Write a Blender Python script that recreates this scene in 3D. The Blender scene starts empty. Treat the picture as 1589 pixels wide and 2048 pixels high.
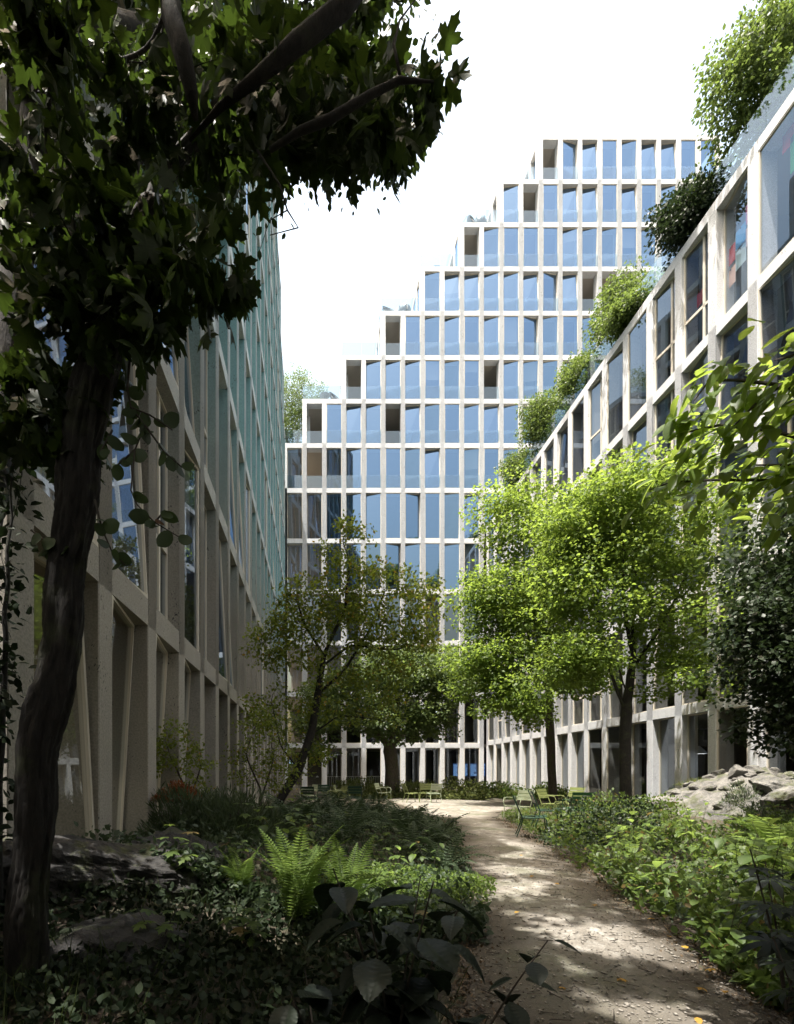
import bpy, bmesh, math, random
import numpy as np
from mathutils import Vector, Matrix, Euler

# ------------------------------------------------------------------ camera, sky, sun, exposure
SC = bpy.context.scene
COL = SC.collection
FPX, CX, CY, H = 990.0, 630.0, 1545.0, 1.4          # focal length and principal point in photo pixels, eye height
cam_data = bpy.data.cameras.new('camera')
cam = bpy.data.objects.new('camera', cam_data)
COL.objects.link(cam)
cam.location = (0, 0, H)
cam.rotation_euler = (math.radians(90), 0, 0)
cam_data.sensor_fit = 'HORIZONTAL'
cam_data.sensor_width = 36.0
cam_data.lens = 36.0 * FPX / 1589
cam_data.shift_x = (794.5 - CX) / 1589
cam_data.shift_y = (CY - 1024) / 1589
# vertical fit: with HORIZONTAL sensor fit both shifts are in units of the width
cam_data.clip_start = 0.05
cam_data.clip_end = 600
SC.camera = cam

SUN_AZ, SUN_EL = math.radians(-129), math.radians(74.5)   # azimuth from +Y towards +X
sun_dir = Vector((math.sin(SUN_AZ) * math.cos(SUN_EL), math.cos(SUN_AZ) * math.cos(SUN_EL), math.sin(SUN_EL)))
world = bpy.data.worlds.new('World')
SC.world = world
world.use_nodes = True
wn, wl = world.node_tree.nodes, world.node_tree.links
bg = wn['Background']
sky = wn.new('ShaderNodeTexSky')
sky.sky_type = 'NISHITA'
sky.sun_disc = False
sky.sun_elevation = SUN_EL
sky.sun_rotation = SUN_AZ
sky.altitude = 0
sky.air_density = 2.6
sky.dust_density = 10.0
sky.ozone_density = 0.45
wl.new(sky.outputs[0], bg.inputs[0])
bg.inputs[1].default_value = 0.15
sd = bpy.data.lights.new('sun', 'SUN')
sun = bpy.data.objects.new('sun', sd)
COL.objects.link(sun)
sd.energy = 4.5
sd.angle = math.radians(0.53)
sd.color = (1.0, 0.96, 0.9)
sun.rotation_euler = sun_dir.to_track_quat('Z', 'Y').to_euler()
sun.location = (0, 20, 70)

SC.view_settings.view_transform = 'Standard'
SC.view_settings.look = 'None'
SC.view_settings.exposure = 1.5
SC.view_settings.gamma = 1.0
SC.view_settings.use_curve_mapping = False
SC.render.engine = 'CYCLES'
SC.cycles.use_denoising = True
SC.cycles.max_bounces = 7
SC.cycles.diffuse_bounces = 4
SC.cycles.glossy_bounces = 4
SC.cycles.transmission_bounces = 4
SC.cycles.transparent_max_bounces = 12
SC.cycles.sample_clamp_indirect = 6.0
SC.cycles.caustics_reflective = False
SC.cycles.caustics_refractive = False

R = random.Random(7)
NR = np.random.default_rng(11)


def P(x, y, Y):
    """The point at depth Y that the photograph shows at pixel (x, y)."""
    return Vector(((x - CX) / FPX * Y, Y, H + (CY - y) / FPX * Y))


# ------------------------------------------------------------------ object helpers
def tag(o, label=None, cat=None, group=None, kind=None):
    if label: o['label'] = label
    if cat: o['category'] = cat
    if group: o['group'] = group
    if kind: o['kind'] = kind
    return o


def empty(name, loc=(0, 0, 0), rz=0.0, label=None, cat=None, group=None):
    o = bpy.data.objects.new(name, None)
    o.empty_display_size = 0.2
    COL.objects.link(o)
    o.location = loc
    o.rotation_euler = (0, 0, rz)
    return tag(o, label, cat, group)


def link(name, me, parent=None, loc=None, rot=None, scale=None):
    o = bpy.data.objects.new(name, me)
    COL.objects.link(o)
    if parent is not None: o.parent = parent
    if loc is not None: o.location = loc
    if rot is not None: o.rotation_euler = rot
    if scale is not None: o.scale = scale if hasattr(scale, '__len__') else (scale,) * 3
    return o


def mesh_np(name, V, F, mats, mat_idx=None, smooth=False):
    """V (n,3) array, F list of (m,k) arrays of equal-size faces."""
    me = bpy.data.meshes.new(name)
    V = np.asarray(V, dtype=np.float32)
    if not isinstance(F, list): F = [F]
    F = [np.asarray(f, dtype=np.int32) for f in F if len(f)]
    nl = sum(f.size for f in F)
    npoly = sum(len(f) for f in F)
    me.vertices.add(len(V))
    me.vertices.foreach_set('co', V.ravel())
    me.loops.add(nl)
    me.loops.foreach_set('vertex_index', np.concatenate([f.ravel() for f in F]))
    me.polygons.add(npoly)
    tot = np.concatenate([np.full(len(f), f.shape[1], dtype=np.int32) for f in F])
    st = np.concatenate([[0], np.cumsum(tot)[:-1]]).astype(np.int32)
    me.polygons.foreach_set('loop_start', st)
    me.polygons.foreach_set('loop_total', tot)
    if mat_idx is not None:
        me.polygons.foreach_set('material_index', np.asarray(mat_idx, dtype=np.int32))
    if smooth:
        me.polygons.foreach_set('use_smooth', np.ones(npoly, dtype=bool))
    for m in (mats if isinstance(mats, (list, tuple)) else [mats]):
        me.materials.append(m)
    me.update(calc_edges=True)
    me.validate()
    return me


class MB:
    """Collects boxes, bars, tubes and free faces for one mesh."""
    def __init__(s):
        s.v, s.f = [], []

    def face(s, pts):
        n = len(s.v)
        s.v += [tuple(p) for p in pts]
        s.f.append(tuple(range(n, n + len(pts))))

    def raw(s, vs, fs):
        n = len(s.v)
        s.v += [tuple(p) for p in vs]
        s.f += [tuple(i + n for i in f) for f in fs]

    def box(s, x0, x1, y0, y1, z0, z1):
        s.raw([(x0, y0, z0), (x1, y0, z0), (x1, y1, z0), (x0, y1, z0), (x0, y0, z1), (x1, y0, z1), (x1, y1, z1), (x0, y1, z1)],
              [(0, 3, 2, 1), (4, 5, 6, 7), (0, 1, 5, 4), (1, 2, 6, 5), (2, 3, 7, 6), (3, 0, 4, 7)])

    def hexa(s, lo, hi):
        """Two quads of four points joined to a solid."""
        s.raw(list(lo) + list(hi), [(0, 3, 2, 1), (4, 5, 6, 7), (0, 1, 5, 4), (1, 2, 6, 5), (2, 3, 7, 6), (3, 0, 4, 7)])

    def tube(s, pts, rad, n=6, cap=True):
        pts = [Vector(p) for p in pts]
        if not hasattr(rad, '__len__'): rad = [rad] * len(pts)
        rings = []
        up = None
        for i, p in enumerate(pts):
            d = (pts[min(i + 1, len(pts) - 1)] - pts[max(i - 1, 0)])
            d = d.normalized() if d.length > 1e-9 else Vector((0, 0, 1))
            if up is None:
                up = Vector((0, 0, 1)) if abs(d.z) < 0.9 else Vector((1, 0, 0))
            a = d.cross(up)
            if a.length < 1e-6: a = d.orthogonal()
            a.normalize()
            b = a.cross(d).normalized()
            up = b
            rings.append([p + (a * math.cos(2 * math.pi * k / n) + b * math.sin(2 * math.pi * k / n)) * rad[i] for k in range(n)])
        vs = [q for r in rings for q in r]
        fs = []
        for i in range(len(pts) - 1):
            for k in range(n):
                k2 = (k + 1) % n
                fs.append((i * n + k, i * n + k2, (i + 1) * n + k2, (i + 1) * n + k))
        if cap:
            fs.append(tuple(range(n))[::-1])
            fs.append(tuple((len(pts) - 1) * n + k for k in range(n)))
        s.raw(vs, fs)

    def mesh(s, name, mat, smooth=False):
        me = bpy.data.meshes.new(name)
        me.from_pydata(s.v, [], s.f)
        for m in (mat if isinstance(mat, (list, tuple)) else [mat]):
            me.materials.append(m)
        if smooth:
            me.polygons.foreach_set('use_smooth', [True] * len(me.polygons))
        me.update()
        bm = bmesh.new()
        bm.from_mesh(me)
        bmesh.ops.recalc_face_normals(bm, faces=bm.faces)
        bm.to_mesh(me)
        bm.free()
        return me

    def build(s, name, mat, parent=None, loc=None, rot=None, smooth=False):
        return link(name, s.mesh(name, mat, smooth), parent, loc, rot)


# ------------------------------------------------------------------ materials
def mat_new(name):
    m = bpy.data.materials.new(name)
    m.use_nodes = True
    nt = m.node_tree
    return m, nt.nodes, nt.links, nt.nodes['Principled BSDF']


def ramp(n, stops):
    r = n.new('ShaderNodeValToRGB')
    e = r.color_ramp.elements
    while len(e) < len(stops): e.new(0.5)
    for i, (p, c) in enumerate(stops):
        e[i].position = p
        e[i].color = (c[0], c[1], c[2], 1) if hasattr(c, '__len__') else (c, c, c, 1)
    return r


def noise(n, l, scale, detail=4, rough=0.55, coord=None, dist=0.0):
    t = n.new('ShaderNodeTexNoise')
    t.inputs['Scale'].default_value = scale
    t.inputs['Detail'].default_value = detail
    t.inputs['Roughness'].default_value = rough
    t.inputs['Distortion'].default_value = dist
    if coord is not None: l.new(coord, t.inputs['Vector'])
    return t


def mixc(n, l, fac, a, b, mode='MIX'):
    m = n.new('ShaderNodeMix')
    m.data_type = 'RGBA'
    m.blend_type = mode
    for sock, v in ((m.inputs[0], fac), (m.inputs[6], a), (m.inputs[7], b)):
        if isinstance(v, bpy.types.NodeSocket): l.new(v, sock)
        elif hasattr(v, '__len__'): sock.default_value = (v[0], v[1], v[2], 1)
        else: sock.default_value = v
    return m.outputs[2]


def world_pos(n):
    return n.new('ShaderNodeNewGeometry').outputs['Position']


def mat_stone(name, light, dark, pit, high=None, streak=0.28):
    """Pale terrazzo-like cast stone with dark pits and grains."""
    m, n, l, b = mat_new(name)
    pos = world_pos(n)
    big = noise(n, l, 0.8, 5, 0.6, pos)
    col = mixc(n, l, big.outputs['Fac'], dark, light)
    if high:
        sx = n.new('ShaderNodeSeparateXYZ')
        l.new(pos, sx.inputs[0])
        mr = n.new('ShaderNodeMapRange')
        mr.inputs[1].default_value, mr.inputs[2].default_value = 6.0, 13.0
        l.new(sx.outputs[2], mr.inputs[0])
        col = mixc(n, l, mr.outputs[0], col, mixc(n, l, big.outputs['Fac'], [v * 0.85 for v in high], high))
    ms = n.new('ShaderNodeMapping')
    ms.inputs['Scale'].default_value = (1, 1, 0.12)
    l.new(pos, ms.inputs[0])
    st = noise(n, l, 3.4, 6, 0.65, ms.outputs[0], 0.4)
    rs = ramp(n, [(0.36, 0.80), (0.56, 1.0), (0.75, 1.05)])
    l.new(st.outputs['Fac'], rs.inputs[0])
    col = mixc(n, l, streak, col, rs.outputs[0], 'MULTIPLY')
    gr = noise(n, l, 42, 3, 0.7, pos)
    r1 = ramp(n, [(0.40, 0.74), (0.6, 1.08)])
    l.new(gr.outputs['Fac'], r1.inputs[0])
    col = mixc(n, l, 0.85, col, r1.outputs[0], 'MULTIPLY')
    vor = n.new('ShaderNodeTexVoronoi')
    vor.inputs['Scale'].default_value = 26
    mp = n.new('ShaderNodeMapping')
    mp.inputs['Scale'].default_value = (1, 1, 0.45)
    l.new(pos, mp.inputs[0])
    wob = noise(n, l, 9, 2, 0.5, pos)
    add = n.new('ShaderNodeVectorMath')
    add.operation = 'ADD'
    sc = n.new('ShaderNodeVectorMath')
    sc.operation = 'SCALE'
    sc.inputs[3].default_value = 0.12
    l.new(wob.outputs['Color'], sc.inputs[0])
    l.new(mp.outputs[0], add.inputs[0])
    l.new(sc.outputs[0], add.inputs[1])
    l.new(add.outputs[0], vor.inputs['Vector'])
    gate = noise(n, l, 2.6, 2, 0.5, pos)
    rg = ramp(n, [(0.5, 0.0), (0.68, 0.30)])
    l.new(gate.outputs['Fac'], rg.inputs[0])
    lt = n.new('ShaderNodeMath')
    lt.operation = 'LESS_THAN'
    l.new(vor.outputs['Distance'], lt.inputs[0])
    l.new(rg.outputs[0], lt.inputs[1])
    col = mixc(n, l, lt.outputs[0], col, pit)
    l.new(col, b.inputs['Base Color'])
    b.inputs['Roughness'].default_value = 0.75
    bp = n.new('ShaderNodeBump')
    bp.inputs['Strength'].default_value = 0.25
    bp.inputs['Distance'].default_value = 0.01
    l.new(gr.outputs['Fac'], bp.inputs['Height'])
    l.new(bp.outputs[0], b.inputs['Normal'])
    return m


def mat_plain(name, col, rough=0.6, metal=0.0, vary=0.15, scale=6.0, spec=0.5, bump=0.0):
    m, n, l, b = mat_new(name)
    tc = n.new('ShaderNodeTexCoord')
    nz = noise(n, l, scale, 5, 0.6, tc.outputs['Object'])
    c = mixc(n, l, nz.outputs['Fac'], [v * (1 - vary) for v in col], [v * (1 + vary) for v in col])
    l.new(c, b.inputs['Base Color'])
    b.inputs['Roughness'].default_value = rough
    b.inputs['Metallic'].default_value = metal
    b.inputs['Specular IOR Level'].default_value = spec
    if bump:
        bp = n.new('ShaderNodeBump')
        bp.inputs['Strength'].default_value = bump
        bp.inputs['Distance'].default_value = 0.02
        l.new(nz.outputs['Fac'], bp.inputs['Height'])
        l.new(bp.outputs[0], b.inputs['Normal'])
    return m


def mat_glass(name, base, tint, rough=0.0, refl=(0.9, 0.95, 1.0)):
    """Thin coated pane: reflects by angle, lets the rest through."""
    m, n, l, b = mat_new(name)
    n.remove(b)
    out = n['Material Output']
    g = n.new('ShaderNodeNewGeometry')
    dt = n.new('ShaderNodeVectorMath')
    dt.operation = 'DOT_PRODUCT'
    l.new(g.outputs['Normal'], dt.inputs[0])
    l.new(g.outputs['Incoming'], dt.inputs[1])

    def math_(op, x, y):
        q = n.new('ShaderNodeMath')
        q.operation = op
        q.use_clamp = True
        for k, v in enumerate((x, y)):
            if v is None: continue
            if isinstance(v, bpy.types.NodeSocket): l.new(v, q.inputs[k])
            else: q.inputs[k].default_value = v
        return q.outputs[0]
    ab = math_('ABSOLUTE', dt.outputs['Value'], None)
    pw = math_('POWER', math_('SUBTRACT', 1.0, ab), 4.0)
    fac = math_('ADD', math_('MULTIPLY', pw, 1.0 - base), base)
    tr = n.new('ShaderNodeBsdfTransparent')
    tr.inputs[0].default_value = (*tint, 1)
    gl = n.new('ShaderNodeBsdfGlossy')
    gl.inputs['Roughness'].default_value = rough
    gl.inputs['Color'].default_value = (*refl, 1)
    mx = n.new('ShaderNodeMixShader')
    l.new(fac, mx.inputs[0])
    l.new(tr.outputs[0], mx.inputs[1])
    l.new(gl.outputs[0], mx.inputs[2])
    l.new(mx.outputs[0], out.inputs[0])
    return m


def mat_leaf(name, c1, c2, trans, tfac=0.4, rough=0.5, autumn=None, vein=0.0, spec=0.3):
    """Leaf: hue varies per leaf, light passes through."""
    m, n, l, b = mat_new(name)
    out = n['Material Output']
    geo = n.new('ShaderNodeNewGeometry')
    oi = n.new('ShaderNodeObjectInfo')
    ad = n.new('ShaderNodeMath')
    ad.operation = 'ADD'
    l.new(geo.outputs['Random Per Island'], ad.inputs[0])
    l.new(oi.outputs['Random'], ad.inputs[1])
    fr = n.new('ShaderNodeMath')
    fr.operation = 'FRACT'
    l.new(ad.outputs[0], fr.inputs[0])
    rnd = fr.outputs[0]
    col = mixc(n, l, rnd, c1, c2)
    tcol = mixc(n, l, rnd, [v * 0.75 for v in trans], [v * 1.25 for v in trans])
    if autumn:
        r = ramp(n, [(0.0, 1.0), (autumn[1], 0.0)])
        r.color_ramp.interpolation = 'CONSTANT'
        l.new(rnd, r.inputs[0])
        col = mixc(n, l, r.outputs[0], col, autumn[0])
        tcol = mixc(n, l, r.outputs[0], tcol, [min(1, v * 1.8) for v in autumn[0]])
    if vein:
        tc = n.new('ShaderNodeTexCoord')
        nz = noise(n, l, vein, 4, 0.6, tc.outputs['Object'])
        rr = ramp(n, [(0.3, 0.7), (0.7, 1.15)])
        l.new(nz.outputs['Fac'], rr.inputs[0])
        col = mixc(n, l, 1.0, col, rr.outputs[0], 'MULTIPLY')
    l.new(col, b.inputs['Base Color'])
    b.inputs['Roughness'].default_value = rough
    b.inputs['Specular IOR Level'].default_value = spec
    t = n.new('ShaderNodeBsdfTranslucent')
    l.new(tcol, t.inputs[0])
    mx = n.new('ShaderNodeMixShader')
    mx.inputs[0].default_value = tfac
    l.new(b.outputs[0], mx.inputs[1])
    l.new(t.outputs[0], mx.inputs[2])
    l.new(mx.outputs[0], out.inputs[0])
    return m


def mat_bark(name, c1, c2, moss=0.0):
    m, n, l, b = mat_new(name)
    pos = world_pos(n)
    mp = n.new('ShaderNodeMapping')
    mp.inputs['Scale'].default_value = (1, 1, 0.22)
    l.new(pos, mp.inputs[0])
    nz = noise(n, l, 34, 6, 0.7, mp.outputs[0], 0.6)
    r = ramp(n, [(0.35, c1), (0.66, c2)])
    l.new(nz.outputs['Fac'], r.inputs[0])
    col = r.outputs[0]
    if moss:
        nm = noise(n, l, 4, 4, 0.6, pos)
        rm = ramp(n, [(0.52, 0.0), (0.66, moss)])
        l.new(nm.outputs['Fac'], rm.inputs[0])
        col = mixc(n, l, rm.outputs[0], col, (0.07, 0.085, 0.03))
    l.new(col, b.inputs['Base Color'])
    b.inputs['Roughness'].default_value = 0.9
    bp = n.new('ShaderNodeBump')
    bp.inputs['Strength'].default_value = 0.9
    bp.inputs['Distance'].default_value = 0.02
    l.new(nz.outputs['Fac'], bp.inputs['Height'])
    l.new(bp.outputs[0], b.inputs['Normal'])
    return m


def mat_emit(name, col, strength):
    m, n, l, b = mat_new(name)
    b.inputs['Base Color'].default_value = (*col, 1)
    b.inputs['Emission Color'].default_value = (*col, 1)
    b.inputs['Emission Strength'].default_value = strength
    return m


M = {}
M['stone'] = mat_stone('pale_cast_stone', (0.69, 0.71, 0.74), (0.62, 0.635, 0.66), (0.27, 0.27, 0.27))
M['stone_left'] = mat_stone('left_cast_stone', (0.40, 0.375, 0.33), (0.29, 0.27, 0.235), (0.07, 0.068, 0.062), (0.60, 0.68, 0.71), 0.4)  # front faces: the lighter copy, light put into the colour
M['stone_left_side'] = mat_stone('left_side_shade_stone', (0.34, 0.32, 0.28), (0.25, 0.235, 0.205), (0.05, 0.05, 0.048), (0.20, 0.40, 0.43), 0.4)  # side faces: darker teal copy, shade put into the colour
M['stone_warm'] = mat_stone('warm_cast_stone', (0.52, 0.48, 0.42), (0.42, 0.385, 0.33), (0.18, 0.15, 0.12))
M['frame'] = mat_plain('window_frame_paint', (0.62, 0.58, 0.5), 0.45, vary=0.06)
M['glass'] = mat_glass('coated_window_glass', 0.27, (0.42, 0.47, 0.52), refl=(0.44, 0.66, 1.0))
M['clear'] = mat_glass('clear_balustrade_glass', 0.07, (0.80, 0.87, 0.91))
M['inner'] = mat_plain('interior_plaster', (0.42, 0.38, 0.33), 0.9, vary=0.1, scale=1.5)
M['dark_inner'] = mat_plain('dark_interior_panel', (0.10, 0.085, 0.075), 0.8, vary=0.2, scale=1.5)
M['roof'] = mat_plain('roof_gravel', (0.35, 0.33, 0.3), 0.95, vary=0.3, scale=12)
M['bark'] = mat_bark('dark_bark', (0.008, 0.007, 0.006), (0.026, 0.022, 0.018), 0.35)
M['bark_light'] = mat_bark('brown_bark', (0.04, 0.032, 0.025), (0.13, 0.105, 0.08), 0.8)
M['twig'] = mat_plain('twig_bark', (0.05, 0.04, 0.032), 0.85, vary=0.3, scale=20)
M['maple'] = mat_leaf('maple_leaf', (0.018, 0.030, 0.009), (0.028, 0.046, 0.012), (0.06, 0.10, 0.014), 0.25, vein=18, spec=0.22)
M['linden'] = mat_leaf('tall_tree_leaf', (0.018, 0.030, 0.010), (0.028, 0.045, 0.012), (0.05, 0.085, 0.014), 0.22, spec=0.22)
M['lime'] = mat_leaf('bright_leaf', (0.066, 0.112, 0.022), (0.10, 0.15, 0.032), (0.28, 0.39, 0.06), 0.47, spec=0.25)
M['beech'] = mat_leaf('hornbeam_leaf', (0.085, 0.14, 0.026), (0.12, 0.18, 0.035), (0.40, 0.52, 0.08), 0.52, rough=0.45, vein=25)
M['round'] = mat_leaf('round_leaf', (0.04, 0.06, 0.03), (0.055, 0.08, 0.035), (0.09, 0.13, 0.04), 0.3, autumn=((0.13, 0.06, 0.025), 0.07))
M['olive'] = mat_leaf('olive_yellow_leaf', (0.058, 0.095, 0.02), (0.10, 0.125, 0.024), (0.27, 0.33, 0.04), 0.48, autumn=((0.22, 0.16, 0.025), 0.05))
M['grey_green'] = mat_leaf('grey_green_leaf', (0.055, 0.09, 0.032), (0.09, 0.125, 0.045), (0.18, 0.25, 0.06), 0.4)
M['dark_leaf'] = mat_leaf('dark_evergreen_leaf', (0.018, 0.032, 0.015), (0.034, 0.05, 0.024), (0.04, 0.065, 0.02), 0.22, rough=0.45, spec=0.25)
M['roof_leaf'] = mat_leaf('roof_garden_leaf', (0.045, 0.08, 0.022), (0.08, 0.12, 0.032), (0.17, 0.24, 0.05), 0.38)
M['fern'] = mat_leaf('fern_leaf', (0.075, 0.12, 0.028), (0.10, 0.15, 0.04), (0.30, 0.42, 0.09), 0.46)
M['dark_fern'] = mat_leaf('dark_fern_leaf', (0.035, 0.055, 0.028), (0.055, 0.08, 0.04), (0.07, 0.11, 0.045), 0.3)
M['big_leaf'] = mat_leaf('dark_shrub_leaf', (0.011, 0.017, 0.011), (0.020, 0.028, 0.018), (0.016, 0.03, 0.012), 0.14, rough=0.5, vein=14, spec=0.22)
M['cover'] = mat_leaf('ground_cover_leaf', (0.05, 0.085, 0.022), (0.085, 0.125, 0.03), (0.18, 0.26, 0.05), 0.4, autumn=((0.12, 0.09, 0.03), 0.06))
M['hedge'] = mat_leaf('hedge_leaf', (0.08, 0.11, 0.035), (0.13, 0.15, 0.05), (0.26, 0.30, 0.09), 0.4)
M['red_leaf'] = mat_leaf('rust_red_leaf', (0.14, 0.04, 0.018), (0.20, 0.075, 0.025), (0.26, 0.09, 0.03), 0.35)
M['rosemary'] = mat_leaf('needle_leaf', (0.045, 0.065, 0.035), (0.07, 0.095, 0.05), (0.1, 0.14, 0.06), 0.3)
M['fallen'] = mat_leaf('fallen_leaf', (0.32, 0.17, 0.03), (0.42, 0.26, 0.04), (0.4, 0.22, 0.04), 0.3)
M['litter'] = mat_leaf('leaf_litter', (0.07, 0.05, 0.03), (0.14, 0.095, 0.055), (0.1, 0.07, 0.04), 0.15)
M['ivy'] = mat_leaf('ivy_leaf', (0.012, 0.02, 0.010), (0.024, 0.034, 0.016), (0.02, 0.035, 0.012), 0.18, rough=0.6, spec=0.12)
M['grass'] = mat_leaf('grass_blade', (0.03, 0.045, 0.016), (0.05, 0.065, 0.022), (0.06, 0.09, 0.02), 0.3, spec=0.15)
M['glass_thin'] = mat_glass('plain_window_glass', 0.10, (0.80, 0.82, 0.84), refl=(0.60, 0.78, 1.0))
M['glass_low'] = mat_glass('neutral_window_glass', 0.10, (0.62, 0.62, 0.60), refl=(0.80, 0.88, 0.96))
M['glass_side'] = mat_glass('side_window_glass', 0.16, (0.52, 0.54, 0.56), refl=(0.62, 0.76, 0.95))
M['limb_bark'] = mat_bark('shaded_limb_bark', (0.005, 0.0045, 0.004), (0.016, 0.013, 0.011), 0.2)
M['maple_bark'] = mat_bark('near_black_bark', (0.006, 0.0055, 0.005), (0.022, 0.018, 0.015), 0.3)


# ------------------------------------------------------------------ ground, path
def sstep(a, b, t):
    t = np.clip((t - a) / (b - a), 0, 1)
    return t * t * (3 - 2 * t)


PY = np.array([0.0, 2.4, 2.76, 3.9, 5.4, 6.8, 8.9, 12.0, 15.4, 17.0, 18.5, 21.0, 24.0, 26.0])
PL = np.array([0.65, 0.75, 0.85, 1.30, 1.65, 2.05, 2.6, 3.4, 4.0, 2.2, 0.6, -1.0, -1.2, 1.0])
PR = np.array([2.45, 2.55, 2.65, 2.95, 3.35, 3.75, 4.25, 4.9, 5.6, 6.3, 7.4, 9.2, 8.4, 6.5])


def path_l(y): return np.interp(y, PY, PL)
def path_r(y): return np.interp(y, PY, PR)


def hgt(x, y):
    """Terrain height: flat along the path, banks rising on both sides."""
    x = np.asarray(x, dtype=float)
    y = np.asarray(y, dtype=float)
    dl = path_l(y) - 0.15 - x
    dr = x - path_r(y) - 0.15
    left = sstep(0.2, 2.6, dl) * (0.52 * np.exp(-((y - 4.8) / 3.2) ** 2) + 0.22 * np.exp(-((y - 10.5) / 4.0) ** 2))
    right = sstep(0.3, 4.2, dr) * (0.26 * np.exp(-((y - 7) / 4.0) ** 2) + 0.2 * np.exp(-((y - 15.5) / 3.0) ** 2))
    rock = 1.02 * np.exp(-(((x - 10.6) / 2.3) ** 2 + ((y - 11.8) / 2.1) ** 2))
    bump = 0.05 * (np.sin(x * 2.3 + y * 1.7) + np.sin(x * 4.1 - y * 2.9) * 0.5) * sstep(0.1, 0.8, np.maximum(dl, dr))
    far = 0.12 * sstep(22, 34, y)
    return left + right + rock * sstep(0.2, 2, dr) + bump + far


def h1(x, y): return float(hgt(x, y))


def mat_soil():
    m, n, l, b = mat_new('leafy_soil')
    pos = world_pos(n)
    a = noise(n, l, 3.0, 6, 0.65, pos)
    c = noise(n, l, 28, 5, 0.7, pos)
    r = ramp(n, [(0.3, (0.028, 0.022, 0.016)), (0.55, (0.06, 0.047, 0.033)), (0.75, (0.10, 0.075, 0.05))])
    l.new(c.outputs['Fac'], r.inputs[0])
    rm = ramp(n, [(0.48, 0.0), (0.62, 0.75)])
    l.new(a.outputs['Fac'], rm.inputs[0])
    col = mixc(n, l, rm.outputs[0], r.outputs[0], (0.035, 0.05, 0.018))
    l.new(col, b.inputs['Base Color'])
    b.inputs['Roughness'].default_value = 0.95
    bp = n.new('ShaderNodeBump')
    bp.inputs['Strength'].default_value = 0.8
    bp.inputs['Distance'].default_value = 0.03
    l.new(c.outputs['Fac'], bp.inputs['Height'])
    l.new(bp.outputs[0], b.inputs['Normal'])
    return m


def mat_path():
    """Pale trodden hoggin with darker soil and moss worn into it, and shade painted in at the near end."""
    m, n, l, b = mat_new('trodden_gravel')
    pos = world_pos(n)
    big = noise(n, l, 0.9, 5, 0.65, pos, 0.4)
    mid = noise(n, l, 5.0, 6, 0.7, pos, 0.3)
    fine = noise(n, l, 70, 4, 0.75, pos)
    r = ramp(n, [(0.25, (0.11, 0.095, 0.075)), (0.52, (0.21, 0.19, 0.16)), (0.70, (0.45, 0.43, 0.385))])
    l.new(mid.outputs['Fac'], r.inputs[0])
    rg = ramp(n, [(0.48, 0.0), (0.66, 0.65)])
    l.new(big.outputs['Fac'], rg.inputs[0])
    col = mixc(n, l, rg.outputs[0], r.outputs[0], (0.065, 0.075, 0.03))
    rf = ramp(n, [(0.35, 0.62), (0.62, 1.1)])
    l.new(fine.outputs['Fac'], rf.inputs[0])
    col = mixc(n, l, 0.8, col, rf.outputs[0], 'MULTIPLY')
    vo = n.new('ShaderNodeTexVoronoi')
    vo.inputs['Scale'].default_value = 38
    l.new(pos, vo.inputs['Vector'])
    lt = n.new('ShaderNodeMath')
    lt.operation = 'LESS_THAN'
    gate = noise(n, l, 3.3, 3, 0.6, pos)
    gr = ramp(n, [(0.5, 0.0), (0.7, 0.28)])
    l.new(gate.outputs['Fac'], gr.inputs[0])
    l.new(vo.outputs['Distance'], lt.inputs[0])
    l.new(gr.outputs[0], lt.inputs[1])
    col = mixc(n, l, lt.outputs[0], col, (0.07, 0.055, 0.04))
    at = n.new('ShaderNodeAttribute')
    at.attribute_name = 'rim'
    wob = n.new('ShaderNodeMath')
    wob.operation = 'MULTIPLY_ADD'
    wob.inputs[1].default_value = 1.3
    wob.inputs[2].default_value = -0.65
    l.new(mid.outputs['Fac'], wob.inputs[0])
    ad = n.new('ShaderNodeMath')
    ad.operation = 'ADD'
    ad.use_clamp = True
    l.new(at.outputs['Fac'], ad.inputs[0])
    l.new(wob.outputs[0], ad.inputs[1])
    rr = ramp(n, [(0.15, 0.0), (0.75, 0.92)])
    l.new(ad.outputs[0], rr.inputs[0])
    col = mixc(n, l, rr.outputs[0], col, (0.055, 0.044, 0.031))
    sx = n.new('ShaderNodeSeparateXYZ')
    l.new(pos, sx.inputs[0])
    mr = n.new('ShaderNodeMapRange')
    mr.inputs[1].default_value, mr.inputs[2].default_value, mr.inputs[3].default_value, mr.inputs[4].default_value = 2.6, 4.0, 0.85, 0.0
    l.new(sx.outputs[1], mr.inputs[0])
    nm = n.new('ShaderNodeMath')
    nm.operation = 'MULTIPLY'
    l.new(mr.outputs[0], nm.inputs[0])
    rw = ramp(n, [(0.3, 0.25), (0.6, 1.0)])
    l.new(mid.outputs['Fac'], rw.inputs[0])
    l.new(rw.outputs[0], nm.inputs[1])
    col = mixc(n, l, nm.outputs[0], col, (0.06, 0.048, 0.033))  # near end darkened: canopy shade put into the colour
    l.new(col, b.inputs['Base Color'])
    b.inputs['Roughness'].default_value = 0.92
    bp = n.new('ShaderNodeBump')
    bp.inputs['Strength'].default_value = 0.7
    bp.inputs['Distance'].default_value = 0.012
    sm = n.new('ShaderNodeMath')
    sm.operation = 'ADD'
    l.new(fine.outputs['Fac'], sm.inputs[0])
    l.new(mid.outputs['Fac'], sm.inputs[1])
    l.new(sm.outputs[0], bp.inputs['Height'])
    l.new(bp.outputs[0], b.inputs['Normal'])
    return m


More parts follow.
